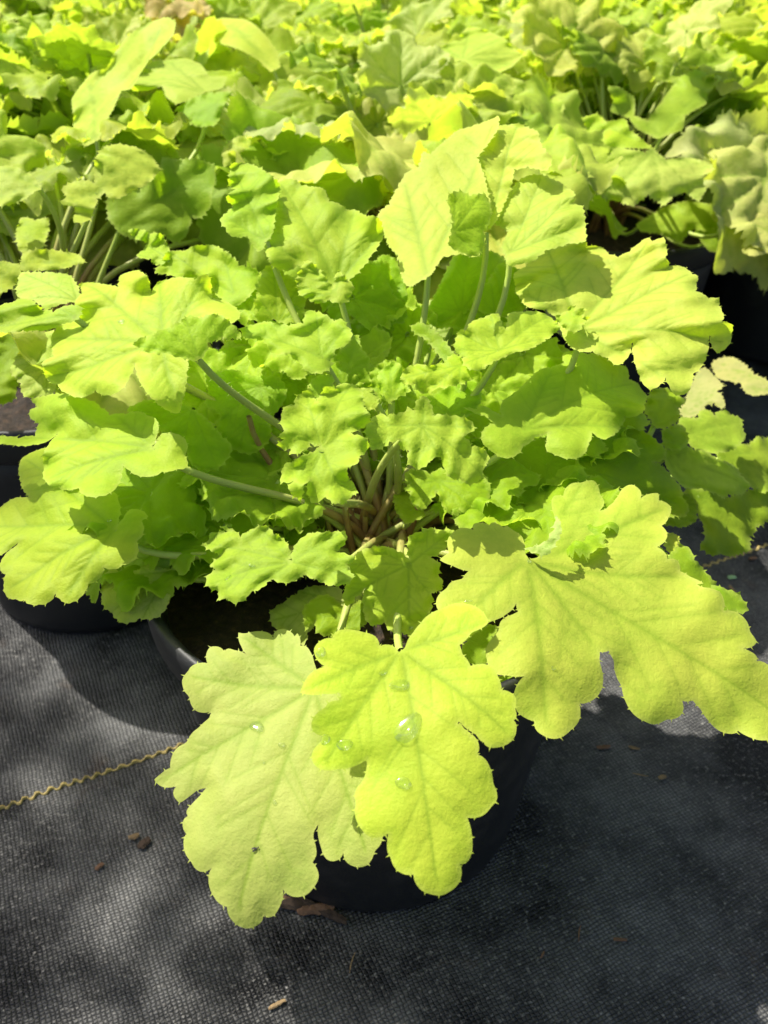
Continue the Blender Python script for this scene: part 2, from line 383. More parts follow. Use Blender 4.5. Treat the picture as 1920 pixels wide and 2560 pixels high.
COL = {'g': (0.38, 0.55, 0.024), 'm': (0.49, 0.64, 0.048), 'y': (0.665, 0.76, 0.092), 'v': (0.595, 0.745, 0.085), 'p': (0.60, 0.69, 0.20), 'k': (0.605, 0.71, 0.135), 'o': (0.66, 0.62, 0.18), 'a': (0.72, 0.62, 0.12)}
ZO = {'1': (0, 0, 960, 1659), '2': (960, 0, 960, 1659), '3': (0, 560, 960, 1659), '4': (960, 560, 960, 1659), '5': (0, 1100, 960, 1659), '6': (960, 1100, 960, 1659),
      'A': (380, 1540, 520, 1438), 'B': (740, 1560, 580, 1659), 'C': (1080, 1180, 840, 1659), 'D': (640, 900, 640, 1659), 'E': (1560, 860, 360, 1327)}
def to_px(z, p):
    ox, oy, wd, w = ZO[z]; s = wd/w; return (ox + p[0]*s, oy + p[1]*s)
BLADES = {}
def surveyed_leaf(plant, crown, key, z, joint, pts, Y, n=None, tilt=(0, 0), col='m', ruffle=0.030, droop=0.10, cup=0.0, scallop=0.10, fine=True, r0=0.0015, hairs=70, seed=0, extra=None, pet=True, saw=1.0):
    """A leaf measured from the photograph: its outline laid on its own bent surface in space, joint at forward distance Y."""
    rng = np.random.default_rng(1000+seed); pr = random.Random(seed)
    px = [to_px(z, p) for p in pts]
    if extra: px = [q for zz, pp in extra for q in [to_px(zz, p) for p in pp]]
    J = at_y(*to_px(z, joint), Y)
    up = Vector((0, 0, 1)); tocam = (CAMP-J).normalized(); outw = Vector((J.x-crown.x, J.y-crown.y, 0))*2.0
    nn = Vector(n).normalized() if n else (up*0.80 + tocam*0.42 + outw*0.5 + Vector((pr.uniform(-.12, .12), pr.uniform(-.12, .12), 0))).normalized()
    if nn.dot(tocam) < 0.3: nn = (nn + tocam*(0.42-nn.dot(tocam))).normalized()
    # midrib direction: towards the outline's farthest vertex
    pl = []
    for q in px:
        d = ray(*q); pl.append(CAMP + d*((J-CAMP).dot(nn)/d.dot(nn)))
    far = max(pl, key=lambda p: (p-J).length); ex = (far-J); ex = (ex-nn*ex.dot(nn)).normalized(); ey = nn.cross(ex)
    R = (far-J).length
    ph = [rng.uniform(0, 6.28) for _ in range(4)]; am = R*0.030
    def low(x, y):
        x = np.asarray(x, float); y = np.asarray(y, float)
        return (-droop*(x*x*(x > 0)+0.35*x*x*(x < 0))/R + cup*y*y/R + am*np.sin(x*5.2/R+ph[0])*np.cos(y*4.1/R+ph[1]) + am*.5*np.sin(y*8.5/R+ph[2]+x*3/R))
    z0 = float(low(0, 0)); loc = []
    for q in px:
        d = ray(*q); h = 0.0; x = y = 0
        for _ in range(9):
            t = ((J-CAMP).dot(nn)+h)/d.dot(nn); p = CAMP + d*t - J; x, y = p.dot(ex), p.dot(ey)
            h = 0.5*h + 0.5*max(-0.5*R, min(0.5*R, float(low(x, y))-z0))
        loc.append((x, y))
    crn = 0.0052; rufx = 1.2 if saw == 0 else 2.1
    poly = refine(np.array(loc), 0.0008 if fine else 0.0013, scallop, 0.00085 if fine else 0.0012, rng, crn, saw)
    arr = blade(poly, lambda x, y: low(x, y)-z0, rng, max(0.0014, R/52) if fine else max(0.002, R/30), ruffle*rufx, veined=fine and R > .016, quilt=0.00095*(0.75 if saw == 0 else 1.0 if R > .075 else 1.7), lean=(tocam.dot(ex), tocam.dot(ey), tocam.dot(nn)))
    mw = Matrix(((ex.x, ey.x, nn.x, J.x), (ex.y, ey.y, nn.y, J.y), (ex.z, ey.z, nn.z, J.z), (0, 0, 0, 1)))
    base = plant.location; ml = Matrix.Translation(-base) @ mw
    o = link('leaf', blade_mesh(arr), plant, ml)
    c = COL[col]; j = pr.uniform(.92, 1.08); o.color = (c[0]*j*pr.uniform(.95, 1.05), c[1]*j, c[2]*pr.uniform(.8, 1.2), 1)
    BLADES[key] = (mw, arr)
    if not pet: return o
    a = pr.uniform(0, 6.28); rb = pr.uniform(.002, .016)
    p0 = crown + Vector((rb*math.cos(a), rb*math.sin(a), -0.004)); dist = (J-p0).length
    od = Vector((J.x-p0.x, J.y-p0.y, 0))
    p1 = p0 + Vector((od.x*.15, od.y*.15, dist*.45)); p2 = J - nn*dist*.16 - ex*dist*.16 - Vector((0, 0, dist*.10))
    link('petiole', petiole_mesh(petiole_arrays(p0, p1, p2, J - nn*0.0006, r0*1.25, r0*0.85, pr, hairs=hairs), mw.inverted()), o)
    return o

# generic leaf outlines for the massed plants behind
def lobed_outline(rng, deep):
    lobes = [(0, 1.0, .30)]; 
    for s in (1, -1):
        lobes += [(s*math.radians(rng.uniform(46, 56)), rng.uniform(.80, .95), rng.uniform(.25, .31)), (s*math.radians(rng.uniform(96, 108)), rng.uniform(.66, .80), rng.uniform(.24, .30)), (s*math.radians(rng.uniform(142, 150)), rng.uniform(.5, .6), .20)]
    N = 96; pts = []
    for i in range(N):
        a = -math.pi + 2*math.pi*(i+.5)/N; best = rng.uniform(.40, .46)*(1-deep*.38) if abs(a) < 2.75 else 0.10
        for la, L, b in lobes:
            d = (a-la+math.pi) % (2*math.pi)-math.pi
            if abs(d) > 1.2: continue
            c = L*0.62; ax = L-c; A = math.cos(d)**2/ax**2 + math.sin(d)**2/b**2; B = -2*c*math.cos(d)/ax**2; Cc = c*c/ax**2-1; D = B*B-4*A*Cc
            if D > 0: best = max(best, (-B+math.sqrt(D))/(2*A))
        pts.append((best*math.cos(a), best*math.sin(a)))
    return np.array(pts)
GEN = []
for i in range(9):
    rng = np.random.default_rng(50+i); o = lobed_outline(rng, rng.uniform(.2, 1))
    o = o*np.array([1, rng.uniform(.88, 1.08)])
    poly = refine(o[::3] + rng.uniform(-.03, .03, o[::3].shape), 0.020, 0.13, 0.030, rng, 0.12)
    dr, cu, ph = rng.uniform(.12, .42), rng.uniform(-.05, .40), rng.uniform(0, 6.28, 3)
    def low(x, y, dr=dr, cu=cu, ph=ph): return -dr*x*x*(x > 0) - .1*x*x*(x <= 0) + cu*np.abs(y)**1.6 + .07*np.sin(x*4.2+ph[0])*np.cos(y*4+ph[1])
    GEN.append(blade_mesh(blade(poly, low, rng, 0.034, 0.080, quilt=0.0034, waves=(0.20, 0.45)), 'leaf'))
def random_plant_spec(seed, n, rmax=0.115, hi=0.135):
    r = random.Random(seed); spec = []
    for i in range(n):
        t = (i+.5)/n; az = i*2.399963 + r.uniform(-.5, .5); tt = t**0.8
        rho = 0.018 + rmax*tt*r.uniform(.75, 1.1); z = POT_H-0.006 + hi*(1-0.62*tt**1.7)*r.uniform(.72, 1.08)
        sz = (0.034 + 0.038*min(1, tt*1.5))*r.uniform(.8, 1.2)
        od = Vector((math.cos(az), math.sin(az), 0)); J = od*rho + Vector((0, 0, z))
        pit = math.radians(48 - 82*tt + r.uniform(-22, 22)); yaw = r.uniform(-.5, .5)
        dd = Matrix.Rotation(yaw, 3, 'Z') @ od
        ex = dd*math.cos(pit) + Vector((0, 0, math.sin(pit))); nz = Vector((0, 0, 1))*math.cos(pit) - dd*math.sin(pit)
        nz = Matrix.Rotation(r.uniform(-.45, .45), 3, ex) @ nz; ey = nz.cross(ex)
        mw = Matrix(((ex.x*sz, ey.x*sz, nz.x*sz, J.x), (ex.y*sz, ey.y*sz, nz.y*sz, J.y), (ex.z*sz, ey.z*sz, nz.z*sz, J.z), (0, 0, 0, 1)))
        p0 = Vector((r.uniform(-.012, .012), r.uniform(-.012, .012), POT_H-0.02)); dist = (J-p0).length
        pm = petiole_mesh(petiole_arrays(p0, p0+Vector((od.x*.1*dist, od.y*.1*dist, dist*.5)), J-ex*dist*.2-nz*dist*.12, J, .0022, .0015, r, 9, 5), mw.inverted())
        spec.append((r.randrange(len(GEN)), mw, pm, r.choice('mmkgykm')))
    return spec
SPECS = [random_plant_spec(200+i, 50) for i in range(4)]
def fill_plant(plant, spec, rot, r, keep=None, pal=None):
    Rm = Matrix.Rotation(rot, 4, 'Z')
    for gi, mw, pm, cc in spec:
        m = Rm @ mw
        if keep and not keep(m.translation): continue
        o = link('leaf', GEN[(gi+r.randrange(3)) % len(GEN)], plant, m); c = COL[pal if pal and r.random() < .28 else cc]; j = r.uniform(.82, 1.05)
        o.color = (min(.8, c[0]*j*r.uniform(1.02, 1.20)), c[1]*j, c[2]*r.uniform(1.1, 1.9), 1)
        link('petiole', pm, o)

# ------------------------------------------------------------------ the plant in front, in its pot
MX, MY = -0.005, 0.295
pot(MX, MY, 0.4, 'black plastic nursery pot standing on its own in front of the massed plants')
main = empty('coral_bells_plant', (MX, MY, POT_H-0.012)); tag(main, 'lime green coral bells plant with large drooping leaves, pulled out in front', 'plant')
CR = Vector((MX+0.002, MY+0.006, POT_H-0.014))
def L(key, z, joint, pts, Y, **k):
    L.i += 1; return surveyed_leaf(main, CR, key, z, joint, pts, Y, seed=L.i, **k)
L.i = 0
a1 = [(1135,380),(1200,420),(1330,450)]
b1 = [(520,760),(600,1000),(640,1250),(640,1420),(620,1515),(610,1580),(560,1620),(545,1690),(500,1740),(420,1740),(370,1715),(345,1680),(338,1635),(330,1665),(270,1695),(215,1680),(180,1590),(160,1520),(160,1430)]
a2 = [(1115,1480),(1110,1530),(1135,1600),(1140,1650),(1110,1700),(1150,1760),(1155,1810),(1120,1870),(1085,1920),(1030,1940),(960,1938),(915,1905),(905,1885),(910,1930),(895,1980),(870,2035),(830,2090),(780,2095),(770,2080),(760,2125),(720,2150),(655,2165),(600,2140),(550,2095),(525,2050),(520,2005),(470,1990),(430,1940),(395,1880),(388,1820),(395,1770),(415,1740),(385,1765),(330,1770),(290,1745),(275,1700),(235,1660),(215,1600),(218,1530),(235,1510),(205,1460),(215,1400),(245,1385),(228,1348),(262,1318),(330,1250),(375,1188),(310,1200),(240,1258),(190,1297),(165,1260),(140,1225),(165,1175),(110,1185),(40,1165),(15,1132),(60,1095),(125,1050),(130,985),(165,915),(240,880),(260,830),(330,770),(400,705),(402,665),(310,662),(270,610),(262,552),(235,535),(212,480),(208,430),(250,380),(258,350),(310,325),(380,325),(370,280),(400,212),(460,210),(500,240),(525,220),(570,240),(600,240),(655,268),(620,210),(598,150),(598,115),(640,128),(705,110),(760,107),(815,118),(838,150),(845,105),(890,85),(935,95),(970,115),(985,140),(1005,118),(1025,160),(1025,205),(1065,205),(1095,250),(1118,320)]
L('front_left', 'A', (1120,500), [], .197, extra=[('A', a1), ('B', b1), ('A', a2)], n=(-.10,-.22,.97), col='k', scallop=.08, ruffle=.012, droop=.28, saw=0)
L('front_mid', 'B', (752,190), [(735,200),(690,150),(640,145),(600,155),(570,85),(480,60),(420,45),(350,38),(290,50),(262,85),(260,100),(200,105),(150,140),(122,175),(130,220),(160,270),(205,305),(150,325),(95,360),(60,420),(32,490),(100,505),(200,495),(310,490),(325,515),(310,545),(230,560),(215,600),(160,625),(125,670),(103,720),(120,770),(160,800),(190,800),(190,840),(150,870),(108,930),(110,980),(150,1030),(200,1048),(290,1040),(370,1035),(440,1010),(490,985),(505,970),(510,1020),(495,1090),(475,1140),(430,1170),(415,1230),(435,1280),(420,1330),(425,1380),(450,1430),(485,1480),(520,1515),(600,1520),(660,1495),(652,1560),(655,1640),(680,1665),(685,1710),(720,1760),(770,1785),(840,1785),(845,1830),(880,1885),(920,1915),(980,1930),(1045,1940),(1100,1910),(1160,1860),(1185,1790),(1185,1740),(1165,1715),(1215,1715),(1250,1660),(1260,1600),(1255,1520),(1245,1440),(1225,1385),(1300,1380),(1355,1360),(1385,1310),(1430,1270),(1445,1240),(1430,1180),(1405,1140),(1408,1080),(1385,1020),(1350,960),(1300,930),(1315,890),(1300,830),(1260,790),(1200,755),(1170,700),(1205,738),(1290,785),(1325,845),(1340,840),(1350,870),(1385,885),(1460,880),(1550,830),(1570,790),(1570,700),(1555,690),(1585,655),(1560,610),(1575,520),(1530,485),(1470,470),(1455,400),(1380,290),(1250,300),(1185,215),(1170,150),(1250,60),(1380,-10),(1300,-120),(1150,-150),(1050,-110),(940,-60),(840,60),(780,180)],
  .196, n=(.02,-.28,.96), col='v', scallop=.08, ruffle=.014, droop=.20, saw=0)
L('front_right', 'C', (470,435), [(455,400),(455,350),(440,310),(400,290),(370,265),(355,275),(300,245),(285,262),(250,250),(200,258),(205,285),(140,275),(100,300),(78,330),(80,380),(85,400),(40,435),(100,460),(180,490),(150,530),(90,545),(75,575),(30,610),(20,660),(70,720),(65,790),(150,845),(200,800),(280,740),(370,700),(415,650),(425,690),(400,705),(340,735),(330,790),(300,820),(265,880),(275,940),(290,990),(370,1000),(455,1003),(420,1050),(405,1110),(420,1190),(460,1220),(505,1235),(505,1270),(550,1300),(610,1315),(685,1275),(730,1230),(730,1150),(780,1140),(830,1095),(845,1040),(835,970),(820,925),(825,885),(870,880),(900,930),(905,990),(940,1060),(955,1130),(990,1190),(1050,1230),(1100,1252),(1160,1225),(1220,1215),(1245,1170),(1235,1130),(1290,1130),(1330,1170),(1370,1230),(1440,1295),(1510,1300),(1520,1285),(1570,1310),(1640,1320),(1720,1310),(1790,1260),(1800,1170),(1740,1050),(1659,950),(1600,930),(1605,910),(1570,885),(1530,870),(1590,855),(1608,840),(1570,790),(1565,745),(1525,700),(1440,685),(1445,640),(1420,590),(1330,570),(1310,555),(1340,550),(1280,520),(1230,490),(1215,440),(1190,425),(1160,430),(1150,400),(1110,370),(1155,330),(1160,300),(1135,265),(1170,220),(1182,170),(1150,145),(1120,140),(1115,105),(1070,110),(1030,130),(1030,90),(990,58),(950,75),(925,115),(900,150),(860,185),(830,190),(855,140),(830,110),(820,65),(800,40),(735,55),(700,50),(660,80),(650,115),(600,115),(592,150),(600,200),(625,255),(610,330),(570,390),(520,425),(480,432)],
  .238, n=(.10,-.22,.97), col='y', scallop=.08, ruffle=.014, droop=.12, saw=0)
L('front_right_curl', 'C', (480,425), [(465,380),(520,365),(570,340),(605,280),(615,215),(632,245),(638,290),(615,345),(590,385),(565,415),(530,405)], .2365, n=(-.5,-.5,.7), col='p', ruffle=.01, hairs=0, pet=False)
L('low_fold', 'C', (1080,420), [(980,400),(1020,370),(1110,365),(1150,390),(1170,430),(1190,450),(1120,470),(1040,450)], .252, col='g', ruffle=.02, hairs=0, pet=False)
L('mid_front', '6', (105,540), [(-130,500),(-60,465),(0,460),(60,480),(110,520),(105,470),(105,420),(150,400),(190,380),(240,390),(300,390),(290,440),(250,480),(200,510),(240,530),(235,580),(255,620),(245,650),(205,660),(205,730),(170,790),(130,845),(80,830),(40,830),(0,790),(-60,800),(-90,720),(-80,640),(-160,720),(-175,660),(-140,600),(-165,570)], .241, n=(.1,-.42,.9), col='m')
L('mid_left', '5', (1258,525), [(870,455),(905,430),(905,405),(985,395),(950,372),(1000,385),(1040,415),(1090,385),(1150,368),(1185,405),(1230,430),(1255,490),(1256,525),(1270,460),(1330,405),(1390,400),(1490,395),(1490,450),(1460,480),(1535,510),(1500,540),(1525,590),(1510,620),(1440,630),(1370,605),(1310,580),(1260,615),(1200,615),(1170,600),(1130,640),(1080,660),(1060,690),(1010,707),(980,685),(940,690),(945,655),(890,620),(890,590),(930,560),(905,540),(950,500),(940,490),(890,465)], .236, n=(-.1,-.28,.95), col='m', scallop=.06)
L('low_pale', '5', (1490,700), [(1165,745),(1230,700),(1320,640),(1400,630),(1470,640),(1490,700),(1400,760),(1330,830),(1310,890),(1260,830),(1180,810),(1170,770)], .262, col='p')
L('low_green', '5', (1570,730), [(1305,740),(1350,690),(1400,665),(1450,690),(1490,740),(1560,690),(1600,760),(1560,810),(1480,850),(1420,850),(1370,830),(1360,780),(1320,820),(1315,760)], .252, col='g')
L('rosette', 'D', (425,580), [(415,560),(350,540),(300,595),(220,610),(225,580),(170,580),(140,550),(180,515),(155,480),(190,460),(160,410),(165,370),(190,300),(250,290),(280,220),(320,200),(340,180),(370,230),(390,280),(420,220),(465,170),(510,190),(560,150),(620,155),(670,180),(690,250),(700,310),(735,360),(725,420),(660,450),(600,480),(670,490),(720,510),(735,570),(680,620),(660,650),(620,690),(590,690),(590,750),(620,790),(660,860),(610,890),(570,930),(510,920),(450,880),(420,910),(380,935),(340,890),(330,840),(350,780),(310,800),(300,870),(290,925),(250,880),(210,830),(240,780),(160,800),(155,760),(180,680),(240,660),(300,620),(370,600)], .243, n=(-.05,-.50,.85), col='m', ruffle=.055, droop=.3)
L('young_mid', 'D', (1075,420), [(720,425),(790,350),(850,360),(910,350),(960,340),(985,310),(1030,330),(1045,260),(1095,235),(1130,280),(1145,360),(1250,360),(1330,370),(1400,400),(1420,440),(1340,490),(1400,560),(1470,570),(1510,620),(1500,670),(1480,690),(1470,740),(1440,795),(1370,800),(1320,770),(1250,760),(1220,700),(1200,630),(1150,630),(1110,670),(1060,710),(1000,680),(980,640),(990,590),(930,575),(930,520),(870,530),(800,580),(740,580),(740,530),(715,490)], .263, n=(.05,-.42,.9), col='m', ruffle=.04, droop=.25)
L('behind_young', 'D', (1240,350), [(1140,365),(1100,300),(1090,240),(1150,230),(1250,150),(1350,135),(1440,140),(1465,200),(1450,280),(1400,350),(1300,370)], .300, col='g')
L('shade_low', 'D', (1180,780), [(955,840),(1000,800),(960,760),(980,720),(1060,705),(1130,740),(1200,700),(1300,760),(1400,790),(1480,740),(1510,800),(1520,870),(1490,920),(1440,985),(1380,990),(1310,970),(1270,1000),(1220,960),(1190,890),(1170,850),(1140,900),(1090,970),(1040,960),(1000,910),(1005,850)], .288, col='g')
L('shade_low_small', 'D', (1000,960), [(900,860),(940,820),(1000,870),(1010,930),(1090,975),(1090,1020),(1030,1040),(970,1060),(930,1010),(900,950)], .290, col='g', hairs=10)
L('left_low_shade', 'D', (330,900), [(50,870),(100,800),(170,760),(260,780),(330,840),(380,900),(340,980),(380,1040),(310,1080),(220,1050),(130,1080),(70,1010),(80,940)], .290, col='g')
L('right_lit', '4', (605,885), [(350,795),(400,800),(430,785),(510,830),(510,770),(560,740),(610,690),(660,640),(720,620),(780,600),(775,560),(820,545),(880,560),(930,560),(985,600),(1050,620),(1065,665),(1110,680),(1150,735),(1110,780),(1100,820),(1050,835),(1035,870),(1000,905),(940,930),(895,900),(880,950),(850,1005),(800,1015),(750,1000),(700,975),(710,900),(650,920),(600,960),(570,1000),(510,1010),(470,985),(425,945),(430,890),(480,860),(440,830),(380,810)], .296, n=(.12,-.34,.93), col='m', ruffle=.035, droop=.15, saw=.45)
L('right_big', '4', (835,455), [(760,440),(745,400),(700,370),(650,365),(610,350),(570,290),(570,210),(615,180),(625,140),(680,105),(690,60),(760,45),(830,40),(870,75),(875,95),(940,95),(970,130),(1010,145),(1060,120),(1100,85),(1140,58),(1150,85),(1200,65),(1215,110),(1210,150),(1235,180),(1300,178),(1335,215),(1355,220),(1345,290),(1400,320),(1445,320),(1460,380),(1450,420),(1500,435),(1512,480),(1500,530),(1450,560),(1420,520),(1410,480),(1400,560),(1385,610),(1340,650),(1310,730),(1260,740),(1230,700),(1215,660),(1190,690),(1150,715),(1120,690),(1090,620),(1075,520),(1060,570),(1010,610),(970,580),(900,550),(830,545),(790,510),(770,470)], .335, n=(-.25,-.27,.92), col='y', ruffle=.032, droop=.12, saw=.45)
L('right_big_heart', '4', (840,455), [(740,400),(790,380),(810,350),(830,375),(865,360),(860,400),(890,400),(860,430),(850,460),(810,465),(770,440)], .326, n=(-.3,-.4,.8), col='m', ruffle=.05, hairs=0, pet=False)
L('mid_right', '4', (500,545), [(310,500),(330,455),(360,470),(370,430),(430,405),(490,385),(510,440),(530,460),(540,385),(600,380),(650,375),(700,390),(740,420),(760,450),(700,500),(640,535),(560,555),(480,590),(410,635),(350,615),(340,575),(310,550)], .315, n=(-.05,-.25,.95), col='m', ruffle=.03)
L('mid_right_low', '4', (330,610), [(75,655),(90,625),(140,605),(200,615),(260,600),(300,560),(340,580),(400,635),(360,680),(290,700),(230,705),(180,735),(145,720),(135,690),(80,690)], .312, col='m', ruffle=.045)
L('rolled', '4', (285,585), [(115,440),(170,430),(230,470),(280,530),(300,570),(280,600),(240,570),(190,500),(130,470)], .325, n=(-.4,-.5,.7), col='g', ruffle=.01, cup=.5)
L('bud_leaf', 'D', (880,260), [(790,90),(850,40),(910,10),(950,50),(950,130),(1000,200),(920,240),(860,280),(800,200)], .308, n=(-.1,-.6,.75), col='m', ruffle=.05)
L('bud_leaf_b', 'D', (760,250), [(640,200),(700,180),(760,190),(800,280),(770,320),(720,320),(690,280)], .285, n=(0,-.5,.8), col='m', ruffle=.05)
L('bud_leaf_c', '4', (20,700), [(-60,640),(0,590),(50,590),(80,630),(90,700),(60,760),(10,780),(-50,740)], .315, n=(-.1,-.5,.8), col='g', ruffle=.05)
L('back_right_a', '2', (188,1190), [(20,880),(100,740),(150,730),(170,655),(200,670),(250,620),(320,560),(420,530),(495,505),(490,560),(450,620),(400,680),(430,760),(450,850),(460,930),(430,1000),(435,1050),(400,1110),(340,1095),(250,1110),(200,1190),(110,1240),(80,1200),(60,1100),(20,1060),(0,1000),(-30,930)], .352, n=(-.32,-.42,.85), col='y', ruffle=.018, droop=.05)
L('back_right_fold', '2', (300,1000), [(275,850),(330,825),(370,845),(440,840),(462,900),(460,940),(430,1000),(435,1050),(400,1108),(340,1092),(280,1060),(300,960)], .340, n=(.35,-.6,.6), col='m', ruffle=.02, hairs=0, pet=False)
L('back_right_b', '2', (440,1000), [(440,620),(500,540),(580,535),(660,570),(680,640),(725,690),(700,740),(620,720),(560,730),(550,800),(480,960),(430,1010),(450,850),(400,700)], .375, n=(-.32,-.42,.85), col='y', ruffle=.02)
L('back_right_c', '2', (545,1090), [(470,960),(560,800),(620,760),(690,760),(760,790),(820,830),(820,880),(860,890),(870,960),(870,1040),(800,1050),(700,1080),(640,1130),(540,1150),(510,1060),(540,1000)], .365, n=(-.32,-.42,.85), col='y', ruffle=.03)
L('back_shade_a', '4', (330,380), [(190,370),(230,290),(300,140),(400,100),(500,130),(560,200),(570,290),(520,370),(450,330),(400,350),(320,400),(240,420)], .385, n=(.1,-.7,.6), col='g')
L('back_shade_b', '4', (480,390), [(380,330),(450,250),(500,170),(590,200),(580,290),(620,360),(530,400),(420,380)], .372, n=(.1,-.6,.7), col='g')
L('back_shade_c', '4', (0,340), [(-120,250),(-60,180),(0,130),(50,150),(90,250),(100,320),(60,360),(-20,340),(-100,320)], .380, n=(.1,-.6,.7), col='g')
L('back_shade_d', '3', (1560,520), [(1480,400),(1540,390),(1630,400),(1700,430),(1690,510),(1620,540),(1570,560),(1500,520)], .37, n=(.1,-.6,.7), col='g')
L('low_centre_pale', '4', (40,520), [(-30,360),(30,355),(90,400),(80,450),(70,520),(20,545),(-40,500)], .385, col='p', hairs=0)
L('low_centre_pale_b', '4', (200,480), [(150,360),(210,320),(240,370),(290,400),(320,450),(280,500),(220,500),(160,440)], .395, col='p', hairs=0)
L('back_left_a', '1', (1455,1230), [(1150,1000),(1170,900),(1180,830),(1200,775),(1260,775),(1300,800),(1340,810),(1400,820),(1420,870),(1470,880),(1500,900),(1540,900),(1580,940),(1640,960),(1659,1010),(1640,1050),(1600,1106),(1560,1160),(1520,1200),(1450,1240),(1400,1220),(1330,1130),(1240,1170),(1180,1150),(1150,1080)], .350, n=(-.08,-.42,.85), col='m', ruffle=.04)
L('back_left_heart', '3', (1450,290), [(1280,235),(1330,155),(1370,190),(1440,280),(1460,200),(1530,270),(1500,340),(1420,330),(1370,345),(1290,300)], .338, n=(0,-.5,.8), col='m', ruffle=.05, pet=False)
L('back_left_b', '1', (1150,1040), [(985,790),(1000,710),(1060,700),(1110,720),(1180,770),(1210,800),(1190,900),(1180,1000),(1120,1090),(1070,1020),(1000,1020),(950,950),(1010,890),(980,860),(1020,820)], .365, n=(-.1,-.45,.85), col='m', ruffle=.045)
L('left_tuft', '3', (725,150), [(555,25),(600,20),(640,40),(700,45),(730,110),(740,150),(680,180),(650,150),(590,140),(620,110),(640,80),(580,60)], .395, col='m', ruffle=.05)
L('left_back', '3', (1010,300), [(670,210),(730,120),(800,115),(840,95),(930,95),(1000,140),(1030,180),(1110,200),(1120,260),(1060,330),(1000,360),(930,300),(900,220),(830,240),(760,225)], .365, n=(-.1,-.4,.9), col='m', ruffle=.04)
L('left_back_up', '3', (1200,430), [(1120,270),(1140,190),(1190,175),(1230,220),(1280,240),(1320,310),(1310,400),(1240,430),(1180,410),(1120,430),(1100,360)], .350, n=(.1,-.6,.75), col='m', ruffle=.03)
L('left_big', '3', (700,520), [(195,590),(240,570),(215,520),(230,470),(280,420),(340,410),(330,340),(350,290),(330,240),(430,250),(510,270),(520,220),(590,195),(640,240),(650,300),(680,250),(760,230),(840,240),(890,220),(910,250),(920,320),(1000,340),(1040,390),(1000,430),(900,470),(810,590),(800,700),(770,825),(700,790),(640,730),(600,670),(580,600),(560,660),(530,710),(470,740),(410,720),(360,750),(290,735),(240,700),(195,680),(190,640)], .305, n=(-.15,-.36,.92), col='y', ruffle=.035, droop=.18, saw=.45, pet=False)
L('left_flap', '3', (855,580), [(580,510),(660,480),(740,450),(820,395),(860,410),(940,390),(1000,430),(1045,490),(960,490),(900,510),(870,582),(840,590),(800,580),(720,555),(640,555),(600,540)], .285, n=(.25,-.55,.75), col='m', ruffle=.02, hairs=160)
L('far_left', '3', (320,400), [(0,350),(50,340),(80,320),(140,330),(180,370),(230,380),(310,350),(355,360),(340,410),(270,430),(200,460),(100,460),(0,465),(-80,450)], .330, col='m', ruffle=.04)
L('far_left_pale', '3', (330,330), [(70,290),(90,210),(180,210),(300,220),(330,260),(350,330),(250,350),(200,370),(150,330),(90,320)], .350, col='k', ruffle=.02)
L('far_left_low', '3', (210,620), [(45,640),(80,560),(150,540),(170,480),(230,460),(250,520),(260,600),(240,680),(230,730),(140,750),(100,740),(90,690)], .350, col='k')
L('left_low', '3', (660,968), [(120,800),(160,790),(130,755),(230,735),(300,740),(380,760),(430,790),(470,825),(540,820),(590,810),(640,830),(680,850),(675,920),(660,966),(700,905),(770,910),(810,950),(800,1000),(810,1050),(760,1060),(700,1070),(650,1090),(590,1085),(530,1040),(520,1110),(480,1160),(430,1175),(370,1170),(340,1140),(280,1150),(220,1130),(185,1090),(190,1020),(210,960),(250,900),(190,945),(100,958),(0,945),(-40,930),(0,915),(80,925),(140,915),(160,860),(120,830)], .272, n=(-.14,-.32,.93), col='m', ruffle=.030, droop=.15, hairs=140, saw=.45)
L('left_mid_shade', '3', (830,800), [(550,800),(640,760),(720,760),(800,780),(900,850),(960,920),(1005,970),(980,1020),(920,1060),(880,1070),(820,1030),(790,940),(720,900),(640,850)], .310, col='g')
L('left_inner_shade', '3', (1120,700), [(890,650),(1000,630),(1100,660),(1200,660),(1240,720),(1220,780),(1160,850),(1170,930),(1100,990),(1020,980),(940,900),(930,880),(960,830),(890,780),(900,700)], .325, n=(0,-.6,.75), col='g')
L('left_inner_pale', '3', (1010,640), [(920,600),(990,500),(1050,510),(1150,540),(1170,620),(1120,680),(1000,660)], .345, col='p', hairs=0)
L('inner_left', '3', (1385,575), [(1040,455),(1100,430),(1180,425),(1210,430),(1250,440),(1310,430),(1330,370),(1400,390),(1440,420),(1480,410),(1520,480),(1500,520),(1450,540),(1420,590),(1440,600),(1400,640),(1330,640),(1300,600),(1250,560),(1180,560),(1140,500),(1060,490)], .305, n=(-.05,-.45,.87), col='m', ruffle=.045)
L('inner_left_b', '3', (1480,700), [(1420,600),(1500,520),(1545,475),(1560,540),(1600,600),(1640,650),(1610,710),(1500,730),(1420,700)], .320, n=(0,-.6,.75), col='g')
L('inner_left_c', '3', (1400,720), [(1340,680),(1400,650),(1440,660),(1430,720),(1440,760),(1390,790),(1340,740)], .298, n=(0,-.6,.75), col='m', ruffle=.05, hairs=0, pet=False)
L('lower_left', '5', (495,385), [(0,280),(60,250),(130,250),(100,210),(80,130),(90,70),(150,40),(200,30),(270,100),(400,200),(500,230),(520,300),(505,375),(560,300),(600,300),(640,330),(610,350),(620,400),(590,440),(590,510),(530,540),(490,560),(450,550),(430,600),(380,625),(350,680),(300,707),(260,690),(240,665),(215,700),(170,710),(110,690),(70,685),(30,680),(15,620),(25,580),(5,560),(20,500),(75,450),(30,480),(0,500),(-60,520),(-100,450),(-80,350)], .258, n=(-.16,-.34,.92), col='m', ruffle=.020, droop=.2, hairs=120, saw=.45)
